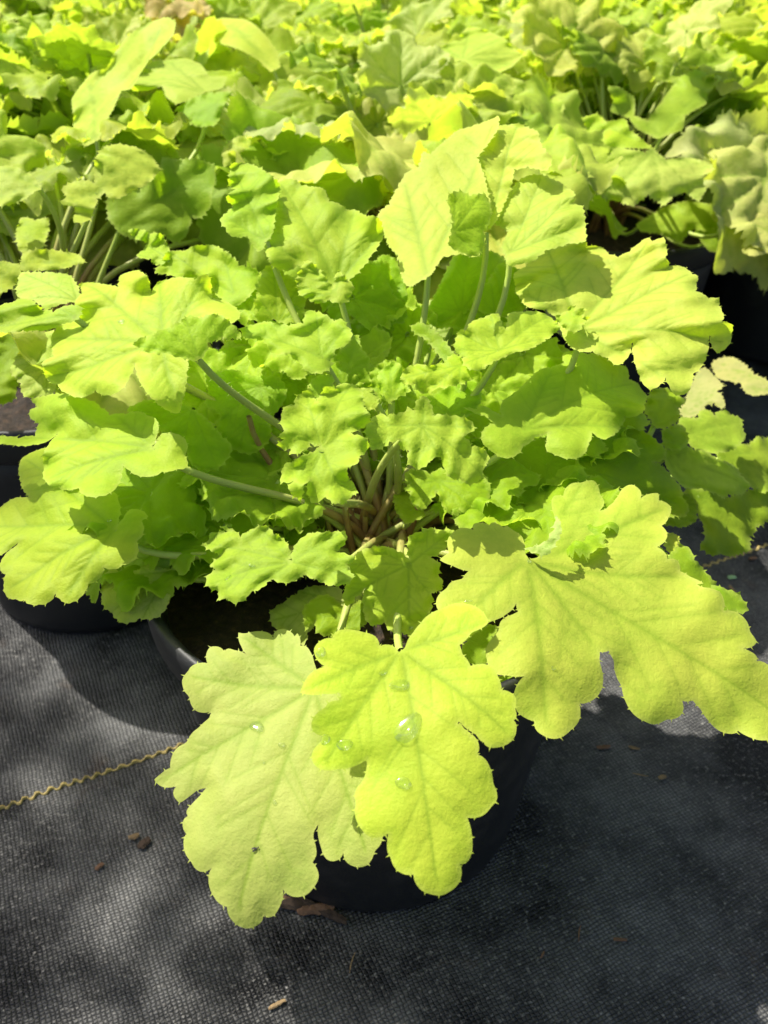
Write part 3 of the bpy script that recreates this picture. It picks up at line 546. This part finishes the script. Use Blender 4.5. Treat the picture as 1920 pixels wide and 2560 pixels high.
L('lower_left_pale', '5', (760,500), [(490,215),(530,170),(530,125),(600,150),(680,165),(730,150),(800,140),(830,180),(865,220),(860,290),(830,330),(800,380),(800,450),(770,490),(720,560),(650,550),(590,600),(540,560),(530,480),(560,400),(520,330),(520,260)], .272, n=(-.1,-.5,.85), col='p', ruffle=.025)
L('lower_left_tip', '5', (745,570), [(440,600),(470,560),(560,580),(640,540),(720,560),(800,550),(760,590),(725,620),(730,700),(690,760),(640,775),(605,770),(560,790),(510,780),(480,740),(450,720),(440,670)], .264, n=(-.15,-.3,.92), col='p', ruffle=.015)
L('lower_left_shade', '5', (830,470), [(800,420),(830,330),(870,230),(900,200),(950,265),(945,340),(910,400),(870,440),(850,500),(790,500)], .285, col='k')
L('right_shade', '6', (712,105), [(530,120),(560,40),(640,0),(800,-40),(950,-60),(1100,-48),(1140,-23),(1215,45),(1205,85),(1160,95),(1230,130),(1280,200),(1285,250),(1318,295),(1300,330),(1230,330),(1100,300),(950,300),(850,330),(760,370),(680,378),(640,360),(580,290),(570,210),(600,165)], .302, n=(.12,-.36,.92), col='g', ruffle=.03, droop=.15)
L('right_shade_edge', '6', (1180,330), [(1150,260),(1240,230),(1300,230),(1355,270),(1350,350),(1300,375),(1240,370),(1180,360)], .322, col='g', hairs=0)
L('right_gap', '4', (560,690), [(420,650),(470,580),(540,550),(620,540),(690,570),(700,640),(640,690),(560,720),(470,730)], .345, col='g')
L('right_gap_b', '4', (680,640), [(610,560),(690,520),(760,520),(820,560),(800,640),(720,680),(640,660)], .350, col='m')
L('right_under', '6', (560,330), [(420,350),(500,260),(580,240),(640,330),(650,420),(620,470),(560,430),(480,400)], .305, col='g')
L('far_right_low', 'E', (400,1040), [(370,990),(480,960),(600,940),(650,975),(740,985),(830,1040),(890,1085),(970,1090),(1050,1150),(1080,1210),(1165,1300),(1100,1385),(960,1385),(930,1430),(850,1380),(720,1330),(560,1330),(480,1250),(400,1150)], .345, n=(.2,-.3,.92), col='m', fine=False)
L('far_right_nub', 'E', (450,900), [(350,800),(470,740),(540,740),(590,870),(560,950),(480,980),(380,960)], .350, col='g', fine=False, hairs=0)
L('far_right_shade', 'E', (300,700), [(180,600),(260,420),(400,400),(500,480),(580,520),(500,590),(510,680),(420,760),(300,780)], .345, col='g', fine=False, hairs=0)
L('far_right_up', 'E', (610,820), [(500,690),(600,680),(690,690),(700,620),(770,605),(835,650),(870,620),(950,610),(980,650),(1070,680),(1090,780),(1125,830),(1080,910),(1000,970),(900,1000),(780,1000),(640,960),(560,850)], .375, n=(.15,-.35,.92), col='m', fine=False)
L('far_right_side', 'E', (900,1040), [(1080,920),(1150,930),(1240,845),(1280,880),(1327,860),(1400,900),(1470,1000),(1450,1200),(1400,1330),(1250,1370),(1150,1300),(1000,1150),(880,1080),(850,1000)], .385, n=(.2,-.4,.9), col='m', fine=False)
L('far_right_hang', 'E', (700,1400), [(560,1340),(780,1330),(960,1420),(1200,1340),(1327,1300),(1480,1350),(1470,1550),(1300,1640),(1220,1690),(1170,1780),(1150,1900),(980,1960),(880,1930),(820,1960),(740,1910),(700,1870),(750,1790),(730,1650),(680,1560),(600,1460)], .360, n=(.2,-.45,.88), col='g', fine=False)
L('small_yellow', 'E', (400,1880), [(370,1830),(400,1740),(450,1740),(515,1800),(490,1840),(515,1890),(500,1920),(430,1940),(390,1900)], .285, col='y', fine=False, hairs=0, pet=False)
L('low_right', 'E', (450,1960), [(400,1960),(520,1850),(590,1870),(650,1990),(740,2090),(850,2230),(700,2300),(540,2150)], .275, col='g', fine=False, hairs=0)
L('low_right_b', 'C', (1420,610), [(1380,560),(1460,580),(1530,615),(1560,680),(1510,700),(1440,690),(1380,640)], .25, col='g', fine=False, hairs=0)
L('low_between', 'C', (180,870), [(140,890),(200,790),(290,750),(330,770),(310,820),(270,870),(290,930),(240,960),(160,930)], .225, col='g', hairs=0)
L('low_between_b', 'C', (350,1030), [(330,1010),(400,1000),(405,1040),(370,1080),(335,1060)], .222, col='g', hairs=0, pet=False)
# inner filling leaves standing in the heart of the plant
r = random.Random(77)
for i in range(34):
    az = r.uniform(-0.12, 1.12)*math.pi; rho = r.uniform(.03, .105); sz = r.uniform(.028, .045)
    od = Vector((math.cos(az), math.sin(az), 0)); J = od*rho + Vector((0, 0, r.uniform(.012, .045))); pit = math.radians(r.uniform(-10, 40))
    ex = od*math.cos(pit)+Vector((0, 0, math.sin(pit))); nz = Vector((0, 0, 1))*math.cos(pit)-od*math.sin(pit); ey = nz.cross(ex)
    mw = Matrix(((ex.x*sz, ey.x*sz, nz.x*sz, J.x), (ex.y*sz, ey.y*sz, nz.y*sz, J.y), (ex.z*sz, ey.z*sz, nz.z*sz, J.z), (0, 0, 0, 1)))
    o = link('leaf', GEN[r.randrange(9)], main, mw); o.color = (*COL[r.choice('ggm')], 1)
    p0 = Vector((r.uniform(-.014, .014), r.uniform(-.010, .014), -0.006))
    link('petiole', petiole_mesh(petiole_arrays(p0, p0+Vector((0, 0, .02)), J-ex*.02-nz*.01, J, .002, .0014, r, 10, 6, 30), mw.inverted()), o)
# young ruffled leaves that close the heart of the plant
for (px, py, Y, sz) in [(560,760,.350,.030),(640,830,.338,.026),(770,770,.350,.028),(820,650,.385,.030),(880,720,.375,.026),(1000,660,.392,.032),(1060,840,.338,.026),(970,870,.318,.022),(520,640,.372,.030),
                        (620,720,.345,.026),(1170,900,.330,.030),(1060,1010,.306,.024),(560,1010,.306,.028),(640,1060,.300,.022),(480,1070,.300,.026),(700,860,.318,.020),(860,850,.322,.022),(760,640,.378,.026),(450,840,.335,.030),(1130,760,.352,.028)]:
    J = at_y(px/.864, py/.864, Y) - main.location; a = r.uniform(0, 6.28); nz = Vector((r.uniform(-.45, .15), r.uniform(-.55, -.15), .85)).normalized()
    ex = Vector((math.cos(a), math.sin(a)-.5, -.1)); ex = (ex-nz*ex.dot(nz)).normalized(); ey = nz.cross(ex)
    mw = Matrix(((ex.x*sz, ey.x*sz, nz.x*sz, J.x), (ex.y*sz, ey.y*sz, nz.y*sz, J.y), (ex.z*sz, ey.z*sz, nz.z*sz, J.z), (0, 0, 0, 1)))
    o = link('leaf', GEN[r.randrange(9)], main, mw); o.color = (*COL[r.choice('gmm')], 1)
    p0 = Vector((r.uniform(-.014, .014), r.uniform(-.006, .014), -0.006)); dl = (J-p0).length
    link('petiole', petiole_mesh(petiole_arrays(p0, p0+Vector((0, 0, dl*.5)), J-nz*dl*.3, J, .0018, .0012, r, 10, 6, 40), mw.inverted()), o)
# old reddish leaf bases round the crown
for i in range(16):
    a = r.uniform(0, 6.28); rr = r.uniform(.002, .019); p0 = Vector((rr*math.cos(a), rr*math.sin(a)+.004, -0.008)); ln = r.uniform(.025, .075)
    tip = p0 + Vector((math.cos(a)*ln*.35+r.uniform(-.01, .01), math.sin(a)*ln*.25+.008, ln))
    v, f, al = petiole_arrays(p0, p0+Vector((0, 0, ln*.4)), tip-Vector((0, 0, ln*.3)), tip, r.uniform(.0018, .0027), .0011, r, 9, 6, 50)
    link('stem_base', petiole_mesh((v, f, [x*0.32 for x in al])), main)

# ------------------------------------------------------------------ rows of potted plants behind
E1 = Vector((math.cos(math.radians(30)), math.sin(math.radians(30)), 0)); E2 = Vector((-E1.y, E1.x, 0)); SP = 0.232
ORG = Vector((0.0, 0.612, 0))
r = random.Random(31)
row1 = {}
def bgplant(x, y, label, group=None):
    p = empty('coral_bells_plant', (x, y, 0.0)); tag(p, label, 'plant', group); return p
n_bg = 0
for j in range(0, 7):
    for i in range(-9, 10):
        c = ORG + E1*(SP*(i + (0.5 if j % 2 else 0))) + E2*(SP*0.93*j) + Vector((r.uniform(-.012, .012), r.uniform(-.012, .012), 0))
        dep = c.y*math.cos(PITCH) + 0.2*math.sin(PITCH); hw = 0.433*dep + 0.13
        if abs(c.x) > hw or c.y > 1.85 or c.y < 0.36: continue
        if j == 0 and i in (-1, 0, 1):
            c = {-1: Vector((-.192, .478, 0)), 0: Vector((.0, .615, 0)), 1: Vector((.185, .735, 0))}[i]
            words = {-1: 'behind the front plant on its left, beside the yellow thread', 0: 'in the front row directly behind the front plant', 1: 'with bare reddish stems and a tan label'}[i]
            po = pot(c.x, c.y, r.uniform(0, 6), {-1: 'black plastic pot left behind the front pot, under hanging pale leaves', 0: 'black plastic pot hidden behind the front plant, middle of the front row', 1: 'black plastic pot with a faded tan label on its side'}[i])
            p = bgplant(c.x, c.y, 'lime green coral bells plant ' + words)
            row1[i] = (p, po)
        else:
            g = 'coral bells plants massed in rows behind'; amb = (c.xy-at_z(470, 75, .25).xy).length < .13
            po = pot(c.x, c.y, r.uniform(0, 6), 'black plastic pot standing under the massed coral bells', 'pots under the massed plants')
            p = bgplant(c.x, c.y, 'coral bells plant with amber tinted leaves among the green rows' if amb else 'lime green coral bells plant in the crowded rows behind', g)
            fill_plant(p, SPECS[r.randrange(4)], r.uniform(0, 6.28), r, pal='a' if amb else None)
        n_bg += 1
r = random.Random(5)
for i, (p, po) in row1.items():
    front = {-1: lambda m: m.y > .055 or m.z < .20, 0: lambda m: m.y > -.02 or m.z < .255, 1: lambda m: m.y > .0 or (m.x > .05 and m.z < .24)}[i]
    fill_plant(p, SPECS[(i+1) % 4], {-1: 1.0, 0: 2.2, 1: 4.0}[i], r, keep=front)
def Bk(i, z, joint, pts, Y, **k):
    Bk.n += 1; p = row1[i][0]; k.setdefault('fine', False); k.setdefault('hairs', 0)
    return surveyed_leaf(p, Vector((p.location.x, p.location.y, POT_H-.014)), f'b{Bk.n}', z, joint, pts, Y, seed=400+Bk.n, **k)
Bk.n = 0
Bk(-1, '1', (415,605), [(305,620),(320,500),(310,430),(340,380),(390,320),(460,300),(490,240),(540,170),(600,120),(660,90),(720,70),(760,90),(740,160),(690,220),(640,260),(600,320),(570,380),(520,390),(490,470),(440,560),(430,600),(380,630)], .52, n=(-.5,-.38,.7), col='y', ruffle=.03, droop=.05)
Bk(-1, '1', (420,830), [(410,690),(440,640),(520,620),(600,640),(660,680),(690,730),(640,790),(590,815),(530,850),(490,865),(450,830),(420,860),(400,910),(390,950),(320,960),(330,890),(260,880),(290,850),(265,810),(340,775),(410,790)], .435, col='y', ruffle=.03)
Bk(-1, '1', (520,980), [(460,860),(530,800),(600,820),(690,740),(700,680),(780,690),(850,690),(920,710),(930,780),(910,830),(910,890),(870,940),(830,940),(800,1020),(750,1050),(690,1000),(600,1040),(520,1010),(470,950)], .49, n=(.1,-.7,.6), col='g')
Bk(-1, '1', (160,800), [(-60,740),(0,720),(60,720),(140,760),(180,810),(120,850),(60,880),(0,890),(-60,880)], .45, col='y')
Bk(-1, '1', (170,1050), [(70,1000),(90,940),(150,950),(210,940),(210,1000),(190,1060),(130,1106),(80,1080)], .45, col='m')
Bk(-1, '3', (100,170), [(-60,170),(0,160),(90,180),(100,120),(200,110),(340,130),(365,165),(280,190),(180,200),(90,200),(60,270),(0,300),(-60,280)], .40, col='y')
Bk(-1, '3', (60,520), [(-60,480),(60,470),(150,490),(140,560),(90,640),(60,760),(0,780),(-60,760)], .42, col='g')
Bk(0, '1', (1305,600), [(1105,575),(1160,540),(1250,545),(1300,590),(1350,530),(1410,540),(1420,610),(1400,655),(1340,655),(1300,605),(1270,640),(1200,672),(1140,640)], .56, col='m')
Bk(0, '1', (1120,600), [(960,650),(1010,600),(1080,580),(1120,600),(1060,640),(1000,710),(970,720)], .55, col='y')
Bk(-1, '1', (880,400), [(570,390),(610,310),(690,250),(780,240),(860,270),(900,330),(980,330),(960,380),(880,400),(820,430),(760,450),(720,420),(700,370),(640,390)], .62, col='y')
Bk(0, '1', (950,430), [(760,470),(820,430),(900,400),(1000,400),(960,470),(930,540),(860,550),(790,510)], .60, col='g')
Bk(0, '1', (1180,300), [(880,90),(960,70),(1050,80),(1100,110),(1160,170),(1200,230),(1210,290),(1170,310),(1120,260),(1050,220),(960,190),(900,140)], .72, col='y')
Bk(1, '2', (1160,650), [(940,790),(960,700),(1000,640),(1080,650),(1130,660),(1160,640),(1220,690),(1300,680),(1400,700),(1425,730),(1370,760),(1390,820),(1360,870),(1300,830),(1250,850),(1210,890),(1140,840),(1080,890),(1010,870),(950,860),(930,820)], .60, n=(0,-.5,.8), col='k', ruffle=.03)
Bk(1, '2', (1150,640), [(860,510),(920,490),(960,530),(1040,510),(1060,560),(1110,600),(1160,640),(1080,640),(1000,640),(950,620),(950,560),(880,570)], .605, col='m', ruffle=.04)
Bk(1, '2', (1200,590), [(970,380),(1010,375),(1080,420),(1080,500),(1140,520),(1200,440),(1280,330),(1350,300),(1460,330),(1400,400),(1390,450),(1300,500),(1290,560),(1180,600),(1100,560),(1060,510),(980,480),(990,430)], .66, col='m', ruffle=.03)
Bk(1, '2', (1100,980), [(1090,970),(1200,900),(1300,870),(1400,880),(1500,890),(1540,980),(1400,1000),(1340,990),(1280,1050),(1200,1010),(1110,1000)], .63, col='m')
Bk(1, '2', (1520,950), [(1490,860),(1570,800),(1659,800),(1750,850),(1750,1000),(1659,1090),(1600,1106),(1550,1090),(1560,1000),(1540,940)], .60, col='o')
Bk(1, '2', (1400,1040), [(1340,1000),(1450,980),(1560,990),(1600,1060),(1560,1110),(1480,1100),(1400,1080)], .62, col='g')
Bk(1, '2', (770,500), [(380,380),(470,320),(560,340),(650,370),(740,400),(780,460),(760,510),(700,530),(640,470),(600,430),(480,450),(400,430)], .66, col='y')
Bk(0, '2', (340,260), [(125,260),(200,240),(300,180),(370,110),(450,130),(520,170),(600,240),(550,290),(480,320),(400,310),(330,260),(250,290),(160,290)], .74, col='y')
Bk(1, '2', (800,240), [(650,190),(760,130),(900,150),(960,130),(940,200),(860,230),(800,290),(720,320),(680,260)], .78, col='y')
Bk(1, 'E', (520,660), [(500,590),(560,550),(590,450),(640,330),(690,240),(750,215),(830,290),(920,385),(850,440),(900,470),(935,570),(900,600),(830,545),(750,560),(700,640),(600,680),(510,650)], .43, n=(-.3,-.2,.95), col='o', droop=.05, ruffle=.01, pet=False)
Bk(1, 'E', (1440,430), [(805,180),(870,130),(950,120),(1010,120),(1100,180),(1200,280),(1327,340),(1450,380),(1450,480),(1327,460),(1190,475),(1110,440),(1080,360),(980,340),(880,320),(830,260)], .45, n=(-.3,-.2,.95), col='o', droop=.05, ruffle=.01, pet=False)

# tan label on the right-hand pot
p, po = row1[1]; c = po.location; v, f, tv, tf = [], [], [], []
q = at_y(1696, 632, c.y-POT_R*.9); ang0 = math.atan2(q.y-c.y, q.x-c.x); inv = po.matrix_basis.inverted()
def wall_pt(a, z, off): rr = POT_RB+.001 + (POT_R-.006-POT_RB)*(z-.006)/(POT_H-.024) + off; return inv @ Vector((c.x+rr*math.cos(a), c.y+rr*math.sin(a), z))
zc = 0.112
for k in range(9):
    a = ang0 + (k-4)*.045
    for zz in (zc-.011, zc+.011): v.append(tuple(wall_pt(a, zz, .0011)))
    if k: b = 2*k; f.append((b-2, b, b+1, b-1))
lab = link('pot_label', mesh_of('pot_label', v, f, M_LABEL), po)
for zz, h in ((zc+.005, .0013), (zc-.0005, .0009), (zc-.005, .0009)):
    for k in range(14):
        a = ang0 + (k-6.5)*.022
        if (k*7+int(zz*1e4)) % 5 == 0: continue
        b = len(tv)
        for aa, z2 in ((a-.008, zz-h), (a+.008, zz-h), (a+.008, zz+h), (a-.008, zz+h)): tv.append(tuple(wall_pt(aa, z2, .0016)))
        tf.append((b, b+1, b+2, b+3))
link('faded_print', mesh_of('faded_print', tv, tf, M_PRINT), lab)

# ------------------------------------------------------------------ water drops, the fly
def on_leaf(key, px, py):
    mw, (V, F, _, _) = BLADES[key]; pts = [mw @ Vector(p) for p in V]
    h = BVHTree.FromPolygons(pts, F).ray_cast(CAMP, ray(px, py).normalized())
    if h[0] is None: return None
    n = h[1] if h[1].dot(CAMP-h[0]) > 0 else -h[1]
    return h[0], n
def drop_mesh(sx, sy, hgt, seed):
    v, f = [], []; n, m = 20, 6; rr = random.Random(seed); wob = [1+.12*math.sin(2*math.pi*i/n*2+seed)+.06*math.sin(2*math.pi*i/n*3+seed*2) for i in range(n)]
    for j in range(m):
        t = j/m; r_ = math.cos(t*math.pi/2)**.8; z = hgt*math.sin(t*math.pi/2)
        for i in range(n):
            a = 2*math.pi*i/n; v.append((sx*r_*wob[i]*math.cos(a), sy*r_*wob[i]*math.sin(a), z))
    v.append((0, 0, hgt)); v.append((0, 0, -0.0002)); top, bot = len(v)-2, len(v)-1
    for j in range(m-1):
        for i in range(n): k = (i+1) % n; f.append((j*n+i, j*n+k, (j+1)*n+k, (j+1)*n+i))
    for i in range(n): k = (i+1) % n; f.append(((m-1)*n+i, (m-1)*n+k, top)); f.append((k, i, bot))
    return mesh_of('water_drop', v, f, M_WATER)
for k, (key, z, p, sx, sy, h, label) in enumerate([
    ('front_left', 'A', (727,770), .0040, .0030, .0014, 'large clear water drop on the pale front leaf above its midrib'),
    ('front_left', 'A', (900,893), .0016, .0016, .0008, 'small round water drop near the midrib of the pale front leaf'),
    ('front_left', 'A', (775,1012), .0009, .0009, .0005, 'tiny water bead on the pale front leaf below two larger drops'),
    ('front_left', 'A', (850,1290), .0013, .0010, .0005, 'tiny water bead beside the midrib halfway down the pale front leaf'),
    ('front_mid', 'B', (800,745), .0062, .0072, .0022, 'largest water drop, broad and flat, in the middle of the central front leaf'),
    ('front_mid', 'B', (350,865), .0038, .0026, .0015, 'oval water drop on the side lobe of the central front leaf'),
    ('front_mid', 'B', (212,825), .0020, .0026, .0012, 'water drop at the margin of a side lobe, central front leaf'),
    ('front_mid', 'B', (770,1140), .0034, .0030, .0014, 'water drop low on the central front leaf beside its midrib'),
    ('front_mid', 'B', (740,440), .0046, .0034, .0014, 'water drop near the joint of the central front leaf'),
    ('front_mid', 'B', (620,355), .0024, .0012, .0009, 'narrow water streak near the joint of the central front leaf'),
    ('front_mid', 'B', (180,205), .0026, .0024, .0010, 'water drop on the rounded upper lobe of the central front leaf'),
    ('front_right', 'C', (478,445), .0022, .0014, .0010, 'water drop held at the joint of the large yellow leaf'),
    ('front_right', 'C', (180,640), .0020, .0014, .0008, 'water drop on the left lobe of the large yellow leaf'),
    ('front_right', 'C', (598,970), .0012, .0012, .0006, 'small water bead in the lower lobe of the large yellow leaf'),
    ('mid_left', '5', (985,600), .0024, .0018, .0010, 'water drop on the small bright leaf over the pot soil'),
    ('mid_left', '5', (1090,545), .0022, .0010, .0008, 'slim water drop near the centre of the small bright leaf'),
    ('left_big', '3', (525,425), .0040, .0020, .0010, 'flat water drop on the large upper left leaf'),
    ('left_big', '3', (640,262), .0016, .0014, .0010, 'glinting water bead high on the large upper left leaf'),
    ('lower_left', '5', (475,350), .0016, .0012, .0008, 'water bead at the joint of the lower left leaf'),
    ('mid_front', '6', (120,815), .0018, .0016, .0009, 'water drop at the tip of the small leaf in front of the crown')]):
    hit = on_leaf(key, *to_px(z, p))
    if not hit: continue
    o = link('water_drop', drop_mesh(sx*.64, sy*.64, h*.28, k+1)); q = hit[1].to_track_quat('Z', 'Y').to_matrix().to_4x4()
    o.matrix_world = Matrix.Translation(hit[0]+hit[1]*0.00045) @ q; tag(o, label, 'water drop', 'water drops on the leaves')
hit = on_leaf('front_left', *to_px('A', (720,1610)))
if hit:
    P0, n = hit; q = n.to_track_quat('Z', 'Y').to_matrix().to_4x4() @ Matrix.Rotation(.9, 4, 'Z'); fl = empty('fly', P0); fl.matrix_world = Matrix.Translation(P0) @ q @ Matrix.Scale(.6, 4)
    tag(fl, 'tiny black fly sitting on the midrib of the pale front leaf', 'insect')
    def ell(cx, rx, ry, rz, cz):
        v, f = lathe([(math.sin(math.pi*t/8), -math.cos(math.pi*t/8)) for t in range(9)], 10)
        return [(cx+z*rx, x*ry, cz+y*rz) for x, y, z in v], f
    link('body', mesh_of('body', *ell(0, .0009, .00045, .0004, .0006), M_FLY), fl); link('head', mesh_of('head', *ell(.0014, .0004, .00042, .0004, .0007), M_FLY), fl)
    for sgn in (1, -1):
        link('wing', mesh_of('wing', [(.0006, sgn*.0002, .0011), (-.0016, sgn*.0002, .0010), (-.0020, sgn*.0008, .0009), (-.0008, sgn*.0011, .0010)], [(0, 1, 2, 3)], M_FLY), fl)
        for xx in (.0007, 0, -.0007):
            pa, pb = Vector((xx, sgn*.0003, .0006)), Vector((xx*2, sgn*.0014, 0.0001)); v, f, _ = petiole_arrays(pa, pa+Vector((0, sgn*.0004, .0004)), pb+Vector((0, 0, .0005)), pb, .00006, .00005, random.Random(1), 5, 4)
            link('leg', mesh_of('leg', [tuple(t) for t in v], f, M_FLY), fl)

# ------------------------------------------------------------------ litter on the mat
def chip(px, py, ln, wd, ht, ang, m, name, label, cat, group=None, seed=0):
    if not group: ln, wd, ht = ln*.72, wd*.7, ht*.6
    rr = random.Random(seed); v, f = [], []; n, s = 6, 7
    for i in range(s+1):
        t = i/s; x = (t-.5)*ln; k = math.sin(math.pi*min(1, max(0, .12+.76*t)))**.5
        for j in range(n):
            a = 2*math.pi*j/n; v.append((x+rr.uniform(-.06, .06)*ln, wd*.5*k*math.cos(a)*rr.uniform(.75, 1.2)+.12*ln*math.sin(t*2.5+seed)*.6, ht*.5*k*math.sin(a)*rr.uniform(.8, 1.2)))
        if i:
            for j in range(n): j2 = (j+1) % n; f.append(((i-1)*n+j, (i-1)*n+j2, i*n+j2, i*n+j))
    f += [tuple(range(n))[::-1], tuple(range(s*n, s*n+n))]
    mn = min(p[2] for p in v); v = [(a, b, c-mn) for a, b, c in v]
    o = link(name, mesh_of(name, v, f, m, False)); p = at_z(px, py, 0); o.location = (p.x, p.y, 0.0008); o.rotation_euler = (0, 0, ang)
    tag(o, label, cat, group); return o
chip(1655, 1948, .006, .004, .003, .3, M_STRAW, 'bark_chip', 'pale square bit of straw on the dark mat right of the front pot', 'debris', seed=1)
chip(1600, 1940, .011, .0012, .001, -.1, M_STRAW, 'straw', 'pale straw sliver beside the square bit of straw', 'straw', seed=2)
chip(1508, 1870, .010, .004, .002, .2, M_BARK, 'bark_chip', 'curled brown bark flake right of the front pot', 'debris', seed=3)
chip(1585, 1872, .008, .003, .0015, -.4, M_STRAW, 'bark_chip', 'small grey bark flake beside a curled brown one', 'debris', seed=4)
chip(693, 2515, .010, .0030, .002, .35, M_STRAW, 'bark_chip', 'orange wood splinter on the sunlit mat', 'debris', seed=5)
chip(882, 2410, .013, .0009, .0008, 1.25, M_STRAW, 'straw', 'thin upright straw on the sunlit mat before the pot', 'straw', seed=6)
chip(1450, 2335, .011, .0009, .0008, 1.35, M_BARK, 'straw', 'thin brown needle in the shaded mat right of the pot', 'straw', seed=7)
chip(1550, 2353, .008, .003, .002, .1, M_BARK, 'bark_chip', 'reddish bark crumb in the shaded mat near a brown needle', 'debris', seed=8)
chip(1355, 2390, .005, .0015, .001, 1.1, M_BARK, 'bark_chip', 'tiny bark crumb in the shaded mat before the pot', 'debris', seed=9)
chip(335, 2095, .007, .005, .003, .3, M_STRAW, 'bark_chip', 'tan wood crumb on the mat left of the pale front leaf', 'debris', seed=10)
chip(362, 2112, .009, .007, .003, .7, M_DIRT, 'soil_clod', 'dark soil clod on the mat beside a tan wood crumb', 'soil', seed=11)
chip(250, 2170, .006, .004, .002, .7, M_BARK, 'bark_chip', 'small brown crumb on the mat below the yellow thread', 'debris', seed=12)
chip(1830, 1447, .008, .006, .0012, .3, M_SCRAP, 'leaf_scrap', 'small green leaf scrap on the mat under the yellow leaf', 'leaf', seed=13)
chip(1830, 1475, .010, .003, .0015, 1.9, M_STRAW, 'bark_chip', 'pale sliver beside the green leaf scrap', 'debris', seed=14)
chip(1880, 1400, .008, .005, .003, .5, M_BARK, 'bark_chip', 'reddish crumb on the mat beside the yellow thread', 'debris', seed=15)
for k, (px, py, ln) in enumerate([(745, 2268, .020), (790, 2285, .016), (830, 2300, .014), (705, 2255, .010), (770, 2262, .010)]):
    chip(px, py, ln, ln*.35, .004, -.35+.3*(k % 2), M_BARK if k % 2 else M_DIRT, 'bark_chip', 'brown bark litter lying against the foot of the front pot', 'debris', 'bark litter at the foot of the pot', seed=30+k)

# ------------------------------------------------------------------ small tree added out of view: its thin canopy dapples the mat
def added_shade_tree():
    r = random.Random(12); root = empty('added_shade_tree', (-1.75, 1.35, 0)); tag(root, 'slender young tree added out of view so its thin canopy dapples the mat', 'tree')
    v, f, al = petiole_arrays(Vector((0, 0, 0)), Vector((.05, -.05, .6)), Vector((.1, -.1, 1.5)), Vector((.3, -.2, 2.6)), .030, .012, r, 16, 10)
    link('trunk', mesh_of('trunk', [tuple(p) for p in v], f, M_BARK), root)
    base = root.location; lv, lf = [], []
    spots = [((-.160, .255, 0), .07, 20), ((-.135, .200, 0), .06, 16), ((-.115, .285, 0), .04, 9), ((-.175, .165, 0), .06, 12), ((-.07, .155, 0), .022, 4), ((-.20, .30, 0), .04, 9), ((-.12, .125, 0), .04, 9),
             ((-.24, .40, 0), .05, 8), ((-.33, .2, 0), .08, 20), ((-.28, .08, 0), .08, 20)]
    for q, rad, n in spots:
        hh = r.uniform(1.55, 1.85); c = Vector(q) + SUN_DIR*(hh/SUN_DIR.z) - base
        st = Vector((.12+r.uniform(-.03, .03), -.1, 1.5+r.uniform(0, .6))); mid = (st+c)*.5 + Vector((0, 0, .18))
        bv, bf, _ = petiole_arrays(st, mid, c+Vector((-.08, .05, .1)), c, .006, .0012, r, 12, 5)
        link('branch', mesh_of('branch', [tuple(p) for p in bv], bf, M_BARK), root)
        for _ in range(n):
            p = c + Vector((r.gauss(0, rad*.5), r.gauss(0, rad*.5), r.gauss(0, rad*.5))); s = r.uniform(.020, .034)
            d = Vector((r.uniform(-1, 1), r.uniform(-1, 1), r.uniform(-.4, .2))).normalized(); n_ = Vector((r.uniform(-.6, .6), r.uniform(-.6, .6), 1)); e = d.cross(n_).normalized()
            b = len(lv); lv += [tuple(p), tuple(p+d*s*.7+e*s*.45), tuple(p+d*s*1.6), tuple(p+d*s*.7-e*s*.45)]; lf.append((b, b+1, b+2, b+3))
    cr = link('crown', mesh_of('crown', lv, lf, M_LEAF), root); cr.color = (.08, .2, .03, 1)
added_shade_tree()
